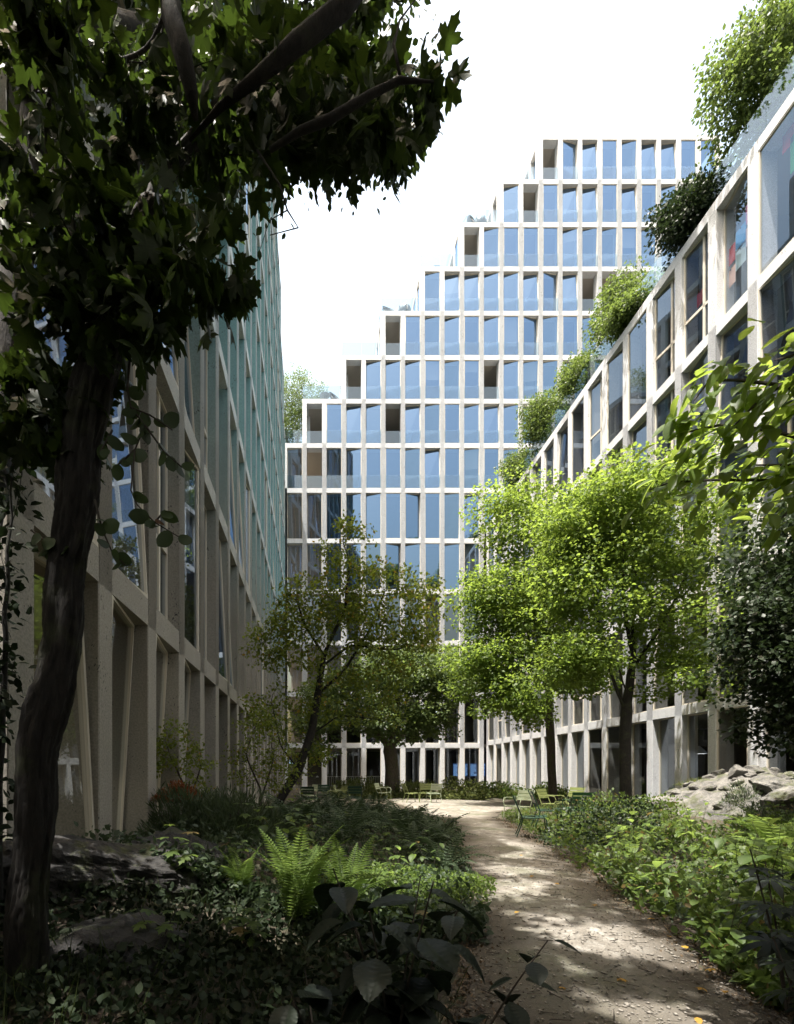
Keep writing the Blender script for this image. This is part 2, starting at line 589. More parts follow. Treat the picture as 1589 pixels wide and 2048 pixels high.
def grid_sheet(name, xs, ys, zf, mat):
    X, Y = np.meshgrid(xs, ys)
    V = np.stack([X, Y, zf(X, Y)], -1).reshape(-1, 3)
    nx, ny = len(xs), len(ys)
    i = np.arange(nx - 1)[None, :] + nx * np.arange(ny - 1)[:, None]
    F = np.stack([i, i + 1, i + 1 + nx, i + nx], -1).reshape(-1, 4)
    return mesh_np(name, V, F, mat, smooth=True)


gx = np.concatenate([np.linspace(-60, -11, 8), np.linspace(-10, 18, 150), np.linspace(19, 80, 9)])
gy = np.concatenate([np.linspace(-60, -6, 8), np.linspace(-5, 26, 170), np.linspace(27, 42, 20), np.linspace(45, 160, 10)])
tag(link('ground', grid_sheet('ground', gx, gy, lambda x, y: hgt(x, y) - 0.02, mat_soil())), kind='structure')

pys = np.linspace(-1.5, 26.0, 150)
us = np.linspace(0, 1, 34)
V, rim = [], []
for y in pys:
    wl_ = 0.09 * math.sin(y * 3.1) + 0.06 * math.sin(y * 7.7 + 1)
    wr_ = 0.09 * math.sin(y * 2.7 + 2) + 0.06 * math.sin(y * 6.9)
    a, c = path_l(y) + wl_, path_r(y) + wr_
    for u in us:
        x = a + (c - a) * u
        V.append((x, y, max(h1(x, y), 0) + 0.006 + 0.018 * math.sin(math.pi * u)))
        d = min(u, 1 - u) * (c - a)
        rim.append(max(0.0, 1 - d / 0.62))
nx, ny = len(us), len(pys)
i = np.arange(nx - 1)[None, :] + nx * np.arange(ny - 1)[:, None]
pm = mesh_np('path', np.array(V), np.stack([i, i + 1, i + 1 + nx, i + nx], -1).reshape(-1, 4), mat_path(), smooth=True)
at = pm.attributes.new('rim', 'FLOAT', 'POINT')
at.data.foreach_set('value', np.array(rim, dtype=np.float32))
tag(link('path', pm), kind='structure')

# ------------------------------------------------------------------ buildings
MOD = 1.6
PW = 0.36                     # pillar width
BH = 0.37                     # beam height
LV_FAR = [H + v for v in (2.36, 6.54, 10.7, 14.88, 19.0, 23.1, 26.75, 30.35, 33.9, 37.5, 41.1, 44.7, 48.2, 51.8)]
LV_LEFT = [H + v for v in (2.45, 6.62, 10.75, 14.9, 19.0, 23.1, 26.75, 30.35, 33.9, 37.5)]
LV_RIGHT = [H + v for v in (2.52, 6.8, 11.1, 15.4, 19.72)]
DEPTH = 0.62                  # how deep the pillars run into the building

# how each kind of window sets its glass: depth at middle, slope across, slope up, bars
WK = [(0.055, 0.0, 0.0, 0), (0.19, 0.24, 0.0, 0), (0.19, -0.24, 0.0, 0), (0.18, 0.14, 0.24, 0), (0.18, -0.14, 0.24, 0),
      (0.26, 0.0, 0.0, 0), (0.22, 0.22, -0.20, 0), (0.22, -0.22, -0.20, 0), (0.24, 0.0, 0.0, 1), (0.22, 0.18, 0.0, 1)]
_wcache = {}


def win_meshes(kind, w, h):
    key = (kind, round(w, 2), round(h, 2))
    if key in _wcache: return _wcache[key]
    d0, bx, cz, bars = WK[kind]
    hw = w / 2

    def pt(x, z, off=0.0):
        return Vector((x, max(0.04, d0 + bx * (x / w) + cz * (z / h - 0.5)) + off, z))
    t = 0.045
    mb = MB()

    def bar(a, b, c, d):
        mb.hexa([pt(*q, -0.035) for q in (a, b, c, d)], [pt(*q, 0.05) for q in (a, b, c, d)])
    e = 0.002
    bar((-hw + e, e), (hw - e, e), (hw - t, t), (-hw + t, t))
    bar((-hw + e, h - e), (-hw + t, h - t), (hw - t, h - t), (hw - e, h - e))
    bar((-hw + e, e), (-hw + t, t), (-hw + t, h - t), (-hw + e, h - e))
    bar((hw - t, t), (hw - e, e), (hw - e, h - e), (hw - t, h - t))
    if bars:
        zb = h * 0.36
        bar((-hw + t, zb - 0.05), (hw - t, zb - 0.05), (hw - t, zb + 0.05), (-hw + t, zb + 0.05))
        bar((0.18 - 0.04, t), (0.18 + 0.04, t), (0.18 + 0.04, h - t), (0.18 - 0.04, h - t))
    fr = mb.mesh('window_frame', M['frame'])
    g = MB()
    g.face([pt(-hw + t * .8, t * .8), pt(hw - t * .8, t * .8), pt(hw - t * .8, h - t * .8), pt(-hw + t * .8, h - t * .8)])
    ga = g.mesh('window_pane', M['glass'])
    _wcache[key] = (fr, ga)
    return _wcache[key]


_bcache = {}


def balu_mesh(w, hh=1.05):
    key = (round(w, 2), hh)
    if key not in _bcache:
        g = MB()
        g.box(-w / 2, w / 2, -0.006, 0.006, 0.0, hh)
        _bcache[key] = g.mesh('balustrade', M['clear'])
    return _bcache[key]


_pcache = {}


def pillar_mesh(z0, z1, mat, depth=DEPTH, joints=(), side=None):
    key = (round(z0, 3), round(z1, 3), mat.name, depth, len(joints))
    if key not in _pcache:
        b = MB()
        hw = PW / 2
        c = 0.012
        zs = [z0] + [z for z in joints if z0 + 0.3 < z < z1 - 0.3] + [z1]
        for za, zb in zip(zs[:-1], zs[1:]):
            za, zb = za + 0.005, zb - 0.005
            b.raw([(-hw + c, 0, za), (hw - c, 0, za), (hw, c, za), (hw, depth, za), (-hw, depth, za), (-hw, c, za),
                   (-hw + c, 0, zb), (hw - c, 0, zb), (hw, c, zb), (hw, depth, zb), (-hw, depth, zb), (-hw, c, zb)],
                  [(0, 1, 7, 6), (1, 2, 8, 7), (2, 3, 9, 8), (3, 4, 10, 9), (4, 5, 11, 10), (5, 0, 6, 11),
                   (5, 4, 3, 2, 1, 0), (6, 7, 8, 9, 10, 11)])
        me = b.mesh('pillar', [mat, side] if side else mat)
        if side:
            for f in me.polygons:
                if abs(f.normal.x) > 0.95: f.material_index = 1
        _pcache[key] = me
    return _pcache[key]


_blinds = {}


def blind_mesh(kind, w, h, drop):
    """Pale roller blind hanging just behind the glass."""
    key = (kind, round(w, 2), round(h, 2), drop)
    if key not in _blinds:
        d0, bx, cz, _ = WK[kind]
        def pt(x, z): return (x, max(0.04, d0 + bx * (x / w) + cz * (z / h - 0.5)) + 0.13, z)
        g = MB()
        a = w / 2 - 0.06
        zb = h - 0.07 - drop * h
        g.hexa([pt(-a, zb), pt(a, zb), pt(a, h - 0.07), pt(-a, h - 0.07)], [tuple(Vector(pt(*q)) + Vector((0, 0.006, 0))) for q in ((-a, zb), (a, zb), (a, h - 0.07), (-a, h - 0.07))])
        g.tube([Vector(pt(-a, zb)) + Vector((0, 0.003, 0)), Vector(pt(a, zb)) + Vector((0, 0.003, 0))], 0.018, 6)
        _blinds[key] = g.mesh('blind', M['blind'])
    return _blinds[key]


def facade(bld, cols, levels, top_of, mat, to_local, seed, kinds, loggias=(), balus=False, first_level=lambda i: 0, z_base=-0.4, plain=(), glass_of=lambda k: None, side=None):
    """cols: local x of every pillar; top_of(i): level index of the top beam over bay i (right of pillar i); local frame: x along
    the wall as seen from outside, y into the building."""
    r = random.Random(seed)
    n = len(cols)
    for i, x in enumerate(cols):
        tops = [top_of(j) for j in (i - 1, i) if 0 <= j < n - 1]
        firsts = [first_level(j) for j in (i - 1, i) if 0 <= j < n - 1]
        t, f0 = max(tops), min(firsts)
        if t < 0: continue
        z0 = z_base if f0 == 0 else levels[f0 - 1] - 0.2
        link('pillar', pillar_mesh(z0, levels[t] - 0.006, mat, DEPTH, [q_ - 0.004 for q_ in levels] + [q_ - BH for q_ in levels], side), bld, to_local(x, 0, 0)[0], to_local(x, 0, 0)[1])
    for k, zt in enumerate(levels):
        runs, cur = [], None
        for j in range(n - 1):
            if top_of(j) >= k and first_level(j) <= k:
                cur = [j, j] if cur is None else [cur[0], j]
            else:
                if cur: runs.append(cur)
                cur = None
        if cur: runs.append(cur)
        for a, b in runs:
            mb = MB()
            x0, x1 = cols[a] - PW / 2 + 0.004, cols[b + 1] + PW / 2 - 0.004
            mb.box(x0, x1, 0.005, DEPTH - 0.006, zt - BH, zt)
            loc, rot = to_local(0, 0, 0)
            mb.build('beam', mat, bld, loc, rot)
        for j in range(n - 1):
            if top_of(j) < k or first_level(j) > k: continue
            zb = levels[k - 1] if k > 0 else 0.05
            h = zt - BH - zb
            x = (cols[j] + cols[j + 1]) / 2
            w = cols[j + 1] - cols[j] - PW
            loc, rot = to_local(x, 0, zb)
            if (j, k) in loggias:
                link('balustrade', balu_mesh(w - 0.004), bld, to_local(x, 0.09, zb)[0], rot)
                continue
            kd = r.choice(kinds(k))
            fr, ga = win_meshes(kd, w, h)
            o = link('window', fr, bld, loc, rot)
            pn = link('pane', ga, o)
            if glass_of(k) and (j, k) not in plain:
                pn.material_slots[0].link = 'OBJECT'
                pn.material_slots[0].material = M[glass_of(k)]
            if (j, k) in plain:
                pn.material_slots[0].link = 'OBJECT'
                pn.material_slots[0].material = M['glass_thin']
            elif r.random() < (0.10 if balus else 0.16) and k > 0:
                link('blind', blind_mesh(kd, w, h, r.choice((0.25, 0.45, 0.7))), o)
            if balus and k > 5:
                bb = link('balustrade', balu_mesh(w - 0.004), o, (0, 0.02, 0.004))


M['blind'] = mat_plain('blind_fabric', (0.5, 0.48, 0.44), 0.9, vary=0.06, scale=30)
# ---- far building, stepping up to the right
D = 40.2
far = empty('stepped_building', (5.5, D, 0), 0, 'tall white stone building at the courtyard end, its terraces stepping up to the right', 'building')
FX0 = -0.83
far_cols = [FX0 + MOD * k for k in range(-1, 22)]
nb = len(far_cols) - 1


def far_top(i):
    # bay index 0 is left of the first full terrace
    if i < 1: return 6
    return min(13, 7 + (i - 1) // 2)


def far_first(i):
    x = (far_cols[i] + far_cols[i + 1]) / 2
    return 5 if x > 14.2 else 0


def tl_far(x, y, z):
    return Vector((x - 5.5, y, z)), (0, 0, 0)


log_far = {(1, 7), (3, 8), (1, 6), (5, 9), (3, 9 + 99), (9, 11), (13, 13), (12, 12), (5, 7), (10, 8), (17, 10), (16, 10), (15, 10), (9, 11)}
facade(far, far_cols, LV_FAR, far_top, M['stone'], tl_far, 5,
       lambda k: [1, 2, 2, 2, 7, 7, 4, 4, 0, 0, 0] if k > 1 else [5, 1, 2, 0], log_far, True, far_first, glass_of=lambda k: 'glass_low' if k < 2 else 'glass_side' if k < 4 else None)
# terraces, slabs, returns
for k, zt in enumerate(LV_FAR):
    i0 = next(i for i in range(nb) if far_top(i) >= k)
    xa = far_cols[i0]
    mb = MB()
    mb.box(xa - 0.17, far_cols[-1], DEPTH, 13.0, zt - 0.31, zt - 0.045)
    mb.build('floor_slab', M['inner'], far, (-5.5, 0, 0))
    zb = LV_FAR[k - 1] if k else -0.3
    # return wall at the left end of the storey
    if k >= 7:
        for q, yy in enumerate((1.75, 3.35, 4.95, 6.55, 8.15)):
            link('pillar', pillar_mesh(zb - 0.05, zt - 0.006, M['stone']), far, (xa - PW / 2 - 5.5, yy, 0), (0, 0, math.radians(-90)))
        mb = MB()
        mb.box(xa - PW / 2 + 0.005, xa + 0.3, DEPTH + 0.002, 8.4, zt - BH, zt - 0.002)
        mb.build('beam', M['stone'], far, (-5.5, 0, 0))
        for q, yy in enumerate((0.95, 2.55, 4.15, 5.75, 7.35)):
            w = MOD - PW
            fr, ga = win_meshes([1, 0, 2, 5, 1][(q + k) % 5], w, zt - BH - zb)
            o = link('window', fr, far, (xa - PW / 2 - 5.5, yy, zb), (0, 0, math.radians(-90)))
            link('pane', ga, o)
    mb = MB()
    mb.box(xa + 0.1, far_cols[-1], 9.0, 9.2, zb, zt - 0.32)
    for xw in np.arange(xa + 3.2 * R.choice((1, 2)), far_cols[-1], 6.4):
        mb.box(xw - 0.08, xw + 0.08, DEPTH + 0.05, 9.0, zb, zt - 0.32)
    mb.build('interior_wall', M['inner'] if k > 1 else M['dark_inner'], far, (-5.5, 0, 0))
    # glass balustrade round the terrace one step to the left
    if 6 <= k <= 12:
        x0, x1 = xa - PW / 2 + 0.06, far_cols[next(i for i in range(nb) if far_top(i) >= k + 1)] - PW / 2 - 0.01
        mb = MB()
        nsp = 2
        for s in range(nsp):
            a, b = x0 + (x1 - x0) * s / nsp + 0.006, x0 + (x1 - x0) * (s + 1) / nsp - 0.006
            mb.box(a, b, 0.10, 0.116, zt, zt + 1.12)
        mb.build('balustrade', M['clear'], far, (-5.5, 0, 0))
        mb = MB()
        for s in range(4):
            a, b = 0.13 + 2.0 * s, 0.13 + 2.0 * (s + 1) - 0.012
            mb.box(x0, x0 + 0.016, a, b, zt, zt + 1.12)
        mb.build('balustrade', M['clear'], far, (-5.5, 0, 0))
    if k >= 6:
        mb = MB()
        mb.box(xa - 0.17, far_cols[-1], DEPTH + 0.01, 12.9, zt - 0.044, zt - 0.012)
        mb.build('roof_terrace', M['roof'], far, (-5.5, 0, 0))
mb = MB()
mb.box(far_cols[0], far_cols[-1], 13.0, 13.3, -0.5, LV_FAR[6])
mb.build('wall', M['stone'], far, (-5.5, 0, 0))
mb = MB()
mb.box(far_cols[0], 14, 0.3, 13, -0.5, 0.02)
mb.build('floor', M['dark_inner'], far, (-5.5, 0, 0))

# ---- right building, five storeys with a roof garden
XR = 13.8
RB = (XR, 20.4, 0)
right = empty('low_building', RB, 0, 'five storey pale stone building with a roof garden along the right of the path', 'building')
# seen from outside local x runs towards the camera (-Y)
r_y = [20.4 + MOD * k for k in range(12, -9, -1)]
r_cols = [20.4 - y for y in r_y]


def tl_right(x, y, z):
    return Vector((y, -x, z)), (0, 0, math.radians(-90))


log_right = {(17, 4 + 99)}
facade(right, r_cols, LV_RIGHT, lambda i: 4, M['stone'], tl_right, 9,
       lambda k: [1, 2, 3, 4, 0, 5, 6, 8, 9, 0] if k > 0 else [5, 0, 1, 2, 5], log_right, False, plain={(14, 4), (15, 4), (16, 4), (17, 4)}, glass_of=lambda k: 'glass_low' if k < 2 else 'glass_side')
for k, zt in enumerate(LV_RIGHT):
    zb = LV_RIGHT[k - 1] if k else -0.3
    mb = MB()
    mb.box(DEPTH, 9.5, -20.0, 12.8, zt - 0.31, zt - 0.045)
    mb.build('floor_slab', M['inner'], right, (0, 6.6, 0))
    mb = MB()
    mb.box(7.5, 7.7, -25, 19, zb, zt - 0.32)
    for q in range(5):
        yw = -9.5 + 6.4 * q + R.choice((0, 1.6))
        mb.box(DEPTH + 0.05, 7.5, yw - 0.08, yw + 0.08, zb, zt - 0.32)
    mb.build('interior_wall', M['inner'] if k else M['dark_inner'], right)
mb = MB()
mb.box(0.0, 9.5, -40, -13.0, -0.5, LV_RIGHT[-1])
mb.build('wall', M['stone'], right)
mb = MB()
mb.box(0.2, 9.5, -13.0, 19.0, -0.5, 0.03)
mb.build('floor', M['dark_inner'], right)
mb = MB()
mb.box(DEPTH + 0.01, 9.4, -13, 19.2, LV_RIGHT[-1] - 0.044, LV_RIGHT[-1] - 0.01)
mb.build('roof', M['roof'], right)
for q in range(16):
    a = 19.0 - 2.0 * q
    mb = MB()
    mb.box(0.25, 0.268, a - 1.985, a, LV_RIGHT[-1], LV_RIGHT[-1] + 1.35)
    mb.build('balustrade', M['clear'], right)

# ---- left building, tall and stepping up towards the camera
XL = -2.355
left = empty('tall_building', (XL, 20, 0), 0, 'very tall speckled stone building close on the left, seen almost edge on', 'building')
l_y = [5.58 + MOD * k for k in range(-1, 22)]
l_cols = [y - 20 for y in l_y]


def left_top(i):
    y = l_y[i] + 0.8
    if y > 37.0: return 6
    if y > 33.9: return 7
    if y > 30.8: return 8
    if y > 23.0: return 9
    return 6


def tl_left(x, y, z):
    return Vector((-y, x, z)), (0, 0, math.radians(90))


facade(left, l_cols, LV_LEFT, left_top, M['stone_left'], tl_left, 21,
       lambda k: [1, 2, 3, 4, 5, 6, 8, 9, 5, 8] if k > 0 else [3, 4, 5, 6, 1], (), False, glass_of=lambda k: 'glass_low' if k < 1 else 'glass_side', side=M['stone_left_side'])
for k, zt in enumerate(LV_LEFT):
    zb = LV_LEFT[k - 1] if k else -0.3
    ys = [l_y[i] for i in range(len(l_y) - 1) if left_top(i) >= k]
    y0, y1 = min(ys) - 20, max(ys) + 1.6 - 20
    
    mb = MB()
    mb.box(-9.0, -DEPTH, y0 - 0.17, y1 + 0.17, zt - 0.31, zt - 0.045)
    mb.build('floor_slab', M['inner'], left)
    mb = MB()
    mb.box(-7.2, -7.0, y0, y1, zb, zt - 0.32)
    for yw in np.arange(y0 + 4.0, y1, 6.4):
        mb.box(-7.0, -DEPTH - 0.05, yw - 0.08, yw + 0.08, zb, zt - 0.32)
    mb.build('interior_wall', M['inner'], left)
    if k >= 7:
        mb = MB()
        mb.box(-9, -0.02, y1 + 0.02, y1 + 0.18, zb, zt)
        mb.box(-9, -0.02, y0 - 0.18, y0 - 0.02, zb, zt)
        mb.build('wall', M['stone_left'], left)
mb = MB()
mb.box(-9, -0.2, -17.8, 20, -0.5, 0.03)
mb.build('floor', M['dark_inner'], left)

# ---- building behind the camera that closes the courtyard
back = empty('courtyard_building', (6, -14, 0), math.pi, 'stone office building closing the courtyard behind the viewpoint', 'building')
b_cols = [-8.0 + MOD * k for k in range(11)]
mb = MB()
for x in b_cols:
    mb.box(x - PW / 2, x + PW / 2, 0, 0.6, -0.4, LV_RIGHT[4] - 0.01)
mb.build('pillar', M['stone'], back)
mb = MB()
for zt in LV_RIGHT:
    mb.box(-8.2, 8.2, 0.006, 0.59, zt - BH, zt)
mb.build('beam', M['stone'], back)
mb = MB()
mb.box(-8.2, 8.2, 0.4, 6, -0.4, LV_RIGHT[4] - 0.05)
mb.build('wall', M['dark_inner'], back)


# ------------------------------------------------------------------ plants: tools
def T(v, f):
    return np.array(v, dtype=np.float32), np.array(f, dtype=np.int32)


KITE = T([(0, 0, 0), (-0.27, 0.42, 0.07), (0, 1, -0.06), (0.27, 0.42, 0.07)], [(0, 3, 2), (0, 2, 1)])
NEEDLE = T([(0, 0, 0), (-0.07, 0.5, 0.02), (0, 1, 0), (0.07, 0.5, 0.02)], [(0, 3, 2), (0, 2, 1)])
OVAL = T([(0, 0, 0), (-0.26, 0.25, 0.05), (-0.3, 0.58, 0.03), (0, 1, -0.12), (0.3, 0.58, 0.03), (0.26, 0.25, 0.05), (0, 0.25, 0), (0, 0.6, -0.02)],
         [(0, 5, 6), (0, 6, 1), (6, 5, 4), (6, 4, 7), (6, 7, 2), (6, 2, 1), (7, 4, 3), (7, 3, 2)])


def maple_tmpl(droop):
    half = [(0.05, -0.02), (0.20, -0.07), (0.40, 0.05), (0.30, 0.14), (0.27, 0.23), (0.44, 0.30), (0.58, 0.50), (0.42, 0.50), (0.40, 0.60), (0.26, 0.55), (0.19, 0.50),
            (0.20, 0.66), (0.25, 0.76), (0.12, 0.80)]
    out = [(0, 0)] + half + [(0, 1.0)] + [(-x, y) for x, y in reversed(half)]
    v = [(0, 0.34, 0.0)] + [(x, y, -droop * (x * x * 1.6 + (y - 0.34) ** 2) + 0.05 * abs(x)) for x, y in out]
    n = len(out)
    return T(v, [(0, 1 + (k + 1) % n, 1 + k) for k in range(n)])


MAPLE = maple_tmpl(0.35)


def unit(a):
    return a / np.maximum(np.linalg.norm(a, axis=-1, keepdims=True), 1e-9)


def leaf_geo(tmpl, pos, dirs, nrm, size):
    tv, tf = tmpl
    y = unit(dirs)
    x = unit(np.cross(y, nrm))
    z = np.cross(x, y)
    s = np.asarray(size, dtype=float).reshape(-1, 1, 1)
    V = pos[:, None, :] + s * (tv[None, :, 0:1] * x[:, None, :] + tv[None, :, 1:2] * y[:, None, :] + tv[None, :, 2:3] * z[:, None, :])
    n = len(pos)
    F = tf[None] + (np.arange(n) * len(tv))[:, None, None]
    return V.reshape(-1, 3), F.reshape(-1, tf.shape[1])


def tubes(chains, nsides):
    """chains: list of (pts (m,3), radii (m)); one array of vertices and quads."""
    VV, FF, off = [], [], 0
    for pts, rad in chains:
        m = len(pts)
        if m < 2: continue
        n = nsides(rad[0])
        d = unit(np.gradient(pts, axis=0))
        ref = np.array([0.0, 0.0, 1.0]) if abs(d[0][2]) < 0.9 else np.array([1.0, 0, 0])
        a = np.zeros((m, 3))
        u = np.cross(d[0], ref)
        for i in range(m):
            u = u - d[i] * np.dot(u, d[i])
            u = u / max(np.linalg.norm(u), 1e-9)
            a[i] = u
        b = np.cross(d, a)
        th = np.arange(n) * 2 * math.pi / n
        ring = pts[:, None, :] + rad[:, None, None] * (np.cos(th)[None, :, None] * a[:, None, :] + np.sin(th)[None, :, None] * b[:, None, :])
        VV.append(ring.reshape(-1, 3))
        i = np.arange(m - 1)[:, None] * n
        k = np.arange(n)[None, :]
        k2 = (k + 1) % n
        FF.append(np.stack([i + k, i + k2, i + n + k2, i + n + k], -1).reshape(-1, 4) + off)
        off += m * n
    return np.concatenate(VV), np.concatenate(FF)


def colonize(polys, att, step, di, dk, iters, rng, up=0.0, jit=0.15):
    """Space colonisation from given limbs into a cloud of points. Returns nodes, parents."""
    nodes, par = [], []
    for pl in polys:
        pl = [np.array(p, dtype=float) for p in pl]
        first = None
        if nodes:
            dd = np.linalg.norm(np.array(nodes) - pl[0], axis=1)
            first = int(np.argmin(dd))
        prev = first if first is not None else -1
        start = 0 if first is None else 0
        cur = pl[0]
        if first is None:
            nodes.append(cur); par.append(-1); prev = 0
        for q in pl[1:]:
            L = np.linalg.norm(q - cur)
            m = max(1, int(L / step))
            for s in range(1, m + 1):
                p = cur + (q - cur) * s / m + rng.normal(0, step * 0.05, 3)
                nodes.append(p); par.append(prev); prev = len(nodes) - 1
            cur = q
    nodes = [np.array(p) for p in nodes]
    att = np.array(att)
    N = np.array(nodes)
    dist = np.full(len(att), 1e9)
    near = np.zeros(len(att), dtype=int)
    for c in range(0, len(att), 500):
        dm = np.linalg.norm(att[c:c + 500, None] - N[None], axis=2)
        near[c:c + 500] = dm.argmin(1)
        dist[c:c + 500] = dm.min(1)
    alive = np.ones(len(att), dtype=bool)
    allN = list(nodes)
    for it in range(iters):
        act = alive & (dist < di)
        if not act.any(): break
        ids = near[act]
        vec = unit(att[act] - np.array(allN)[ids])
        un, inv = np.unique(ids, return_inverse=True)
        acc = np.zeros((len(un), 3))
        np.add.at(acc, inv, vec)
        acc = unit(unit(acc) + rng.normal(0, jit, acc.shape) + np.array([0, 0, up]))
        base = np.array(allN)[un]
        new = base + acc * step
        i0 = len(allN)
        allN += list(new)
        par += list(un)
        dm = np.linalg.norm(att[:, None] - new[None], axis=2)
        j = dm.argmin(1)
        dmin = dm.min(1)
        better = dmin < dist
        near[better] = i0 + j[better]
        dist[better] = dmin[better]
        alive &= dist > dk
    return np.array(allN), np.array(par, dtype=int)


def radii(par, r0, root, e=2.3):
    n = len(par)
    acc = np.zeros(n)
    kids = np.zeros(n, dtype=int)
    for i in range(n - 1, -1, -1):
        raw = acc[i] if kids[i] else 1.0
        acc[i] = raw
        if par[i] >= 0:
            acc[par[i]] += raw
            kids[par[i]] += 1
    raw = acc ** (1 / e)
    p = math.log(root / r0) / max(1e-6, math.log(max(raw[0], 1.01)))
    return r0 * raw ** p, kids


def chains_of(N, par, rad):
    kids = {}
    for i, p in enumerate(par):
        if p >= 0: kids.setdefault(p, []).append(i)
    chains = []
    stack = [(0, None)]
    while stack:
        i, frm = stack.pop()
        ch = [] if frm is None else [frm]
        cur = i
        while True:
            ch.append(cur)
            ks = kids.get(cur)
            if not ks: break
            ks = sorted(ks, key=lambda k: -rad[k])
            for k in ks[1:]: stack.append((k, cur))
            cur = ks[0]
        pts = N[ch].copy()
        r = rad[ch].copy()
        if frm is not None: r[0] = min(r[0], r[1] * 1.15)
        if len(pts) > 3:
            pts[1:-1] = pts[1:-1] * 0.5 + (pts[:-2] + pts[2:]) * 0.25
        chains.append((pts, r))
    return chains


def ell_pts(ells, n, rng):
    """Points in ellipsoids (centre, radii, weight), denser near the shell."""
    w = np.array([e[2] for e in ells], dtype=float)
    w /= w.sum()
    out = []
    for e, c in zip(ells, rng.multinomial(n, w)):
        v = unit(rng.normal(size=(c, 3))) * (rng.random((c, 1)) ** 0.42)
        out.append(np.array(e[0]) + v * np.array(e[1]))
    return np.concatenate(out)


def img_pts(ells, n, rng):
    """Points in depth-ranged ellipses given by (cx, cy, rx, ry, near, far, weight) in photo pixels."""
    w = np.array([e[6] for e in ells], dtype=float)
    w /= w.sum()
    out = []
    for e, c in zip(ells, rng.multinomial(n, w)):
        th = rng.random(c) * 2 * math.pi
        r = np.sqrt(rng.random(c))
        x, y = e[0] + e[2] * r * np.cos(th), e[1] + e[3] * r * np.sin(th)
        Y = e[4] + (e[5] - e[4]) * rng.random(c)
        out.append(np.stack([(x - CX) / FPX * Y, Y, H + (CY - y) / FPX * Y], 1))
    return np.concatenate(out)


def twig_leaves(N, par, rad, thr, per, spread, size, rng, droop=0.25, flat=0.6, keep=None):
    """Leaf positions and directions round the thin branches."""
    idx = np.where(rad < thr)[0]
    if keep is not None: idx = idx[keep(N[idx])]
    idx = np.repeat(idx, per)
    m = len(idx)
    pd = unit(N[idx] - N[np.maximum(par[idx], 0)] + 1e-6)
    off = unit(rng.normal(size=(m, 3))) * (rng.random((m, 1)) ** 0.6) * spread
    off[:, 2] *= 0.7
    pos = N[idx] + off
    dirs = unit(unit(off) * 0.9 + pd * 0.5 + rng.normal(0, 0.45, (m, 3)) + np.array([0, 0, -droop]))
    nrm = unit(np.array([0, 0, 1.0]) * flat + rng.normal(0, 0.5, (m, 3)))
    sz = size * (0.65 + 0.7 * rng.random(m))
    return pos, dirs, nrm, sz


def tree(name, label, cat, polys, att, step, di, dk, iters, root, bark, leafmat, per, spread, size, tmpl=KITE, thr=0.012, r0=0.004, seed=1,
         up=0.0, group=None, flat=0.6, droop=0.25, crown_name='crown', base=None, keep=None, sides=None, fill=None):
    rng = np.random.default_rng(seed)
    N, par = colonize(polys, att, step, di, dk, iters, rng, up)
    rad, kids = radii(par, r0, root)
    b = np.array(base if base is not None else polys[0][0], dtype=float)
    e = empty(name, b, 0, label, cat, group)
    # flare at the foot
    ch = chains_of(N, par, rad)
    p0, rr0 = ch[0]
    hh = p0[:, 2] - p0[0][2]
    rr0 = rr0 * (1 + 0.35 * np.exp(-np.maximum(hh, 0) / (root * 1.6)))
    ch[0] = (p0, rr0)
    V, F = tubes(ch, sides or (lambda r: 14 if r > 0.06 else (7 if r > 0.02 else 4)))
    link('trunk', mesh_np('trunk', V - b, F, bark, smooth=True), e)
    pos, dirs, nrm, sz = twig_leaves(N, par, rad, thr, per, spread, size, rng, droop, flat, keep)
    if fill is not None:
        cen = np.array(fill[0], dtype=float)
        dm = np.linalg.norm(cen[:, None] - N[None], axis=2)
        nj, dj = dm.argmin(1), dm.min(1)
        lim_ = max(fill[2])
        far_ = dj > lim_
        cen[far_] = N[nj[far_]] + (cen[far_] - N[nj[far_]]) * (lim_ / dj[far_])[:, None]
        m = fill[1]
        sig = np.array(fill[2])
        cs = np.repeat(cen, m, axis=0)
        g_ = rng.normal(size=cs.shape)
        g_ = unit(g_) * np.minimum(np.linalg.norm(g_, axis=1, keepdims=True), 1.7)
        p2 = cs + g_ * sig * (0.7 + 0.6 * np.repeat(rng.random((len(cen), 1)), m, axis=0))
        if keep is not None: p2 = p2[keep(p2)]; g_ = g_[:len(p2)]
        k = len(p2)
        pos = np.concatenate([pos, p2])
        dirs = np.concatenate([dirs, unit(unit(g_[:k]) * 0.8 + rng.normal(0, 0.5, (k, 3)) + np.array([0, 0, -droop]))])
        nrm = np.concatenate([nrm, unit(np.array([0, 0, 1.0]) * flat + unit(g_[:k]) * 0.3 + rng.normal(0, 0.45, (k, 3)))])
        sz = np.concatenate([sz, size * (0.6 + 0.75 * rng.random(k))])
    V, F = leaf_geo(tmpl, pos - b, dirs, nrm, sz)
    link(crown_name, mesh_np(crown_name, V, F, leafmat), e)
    return e, N, par, rad


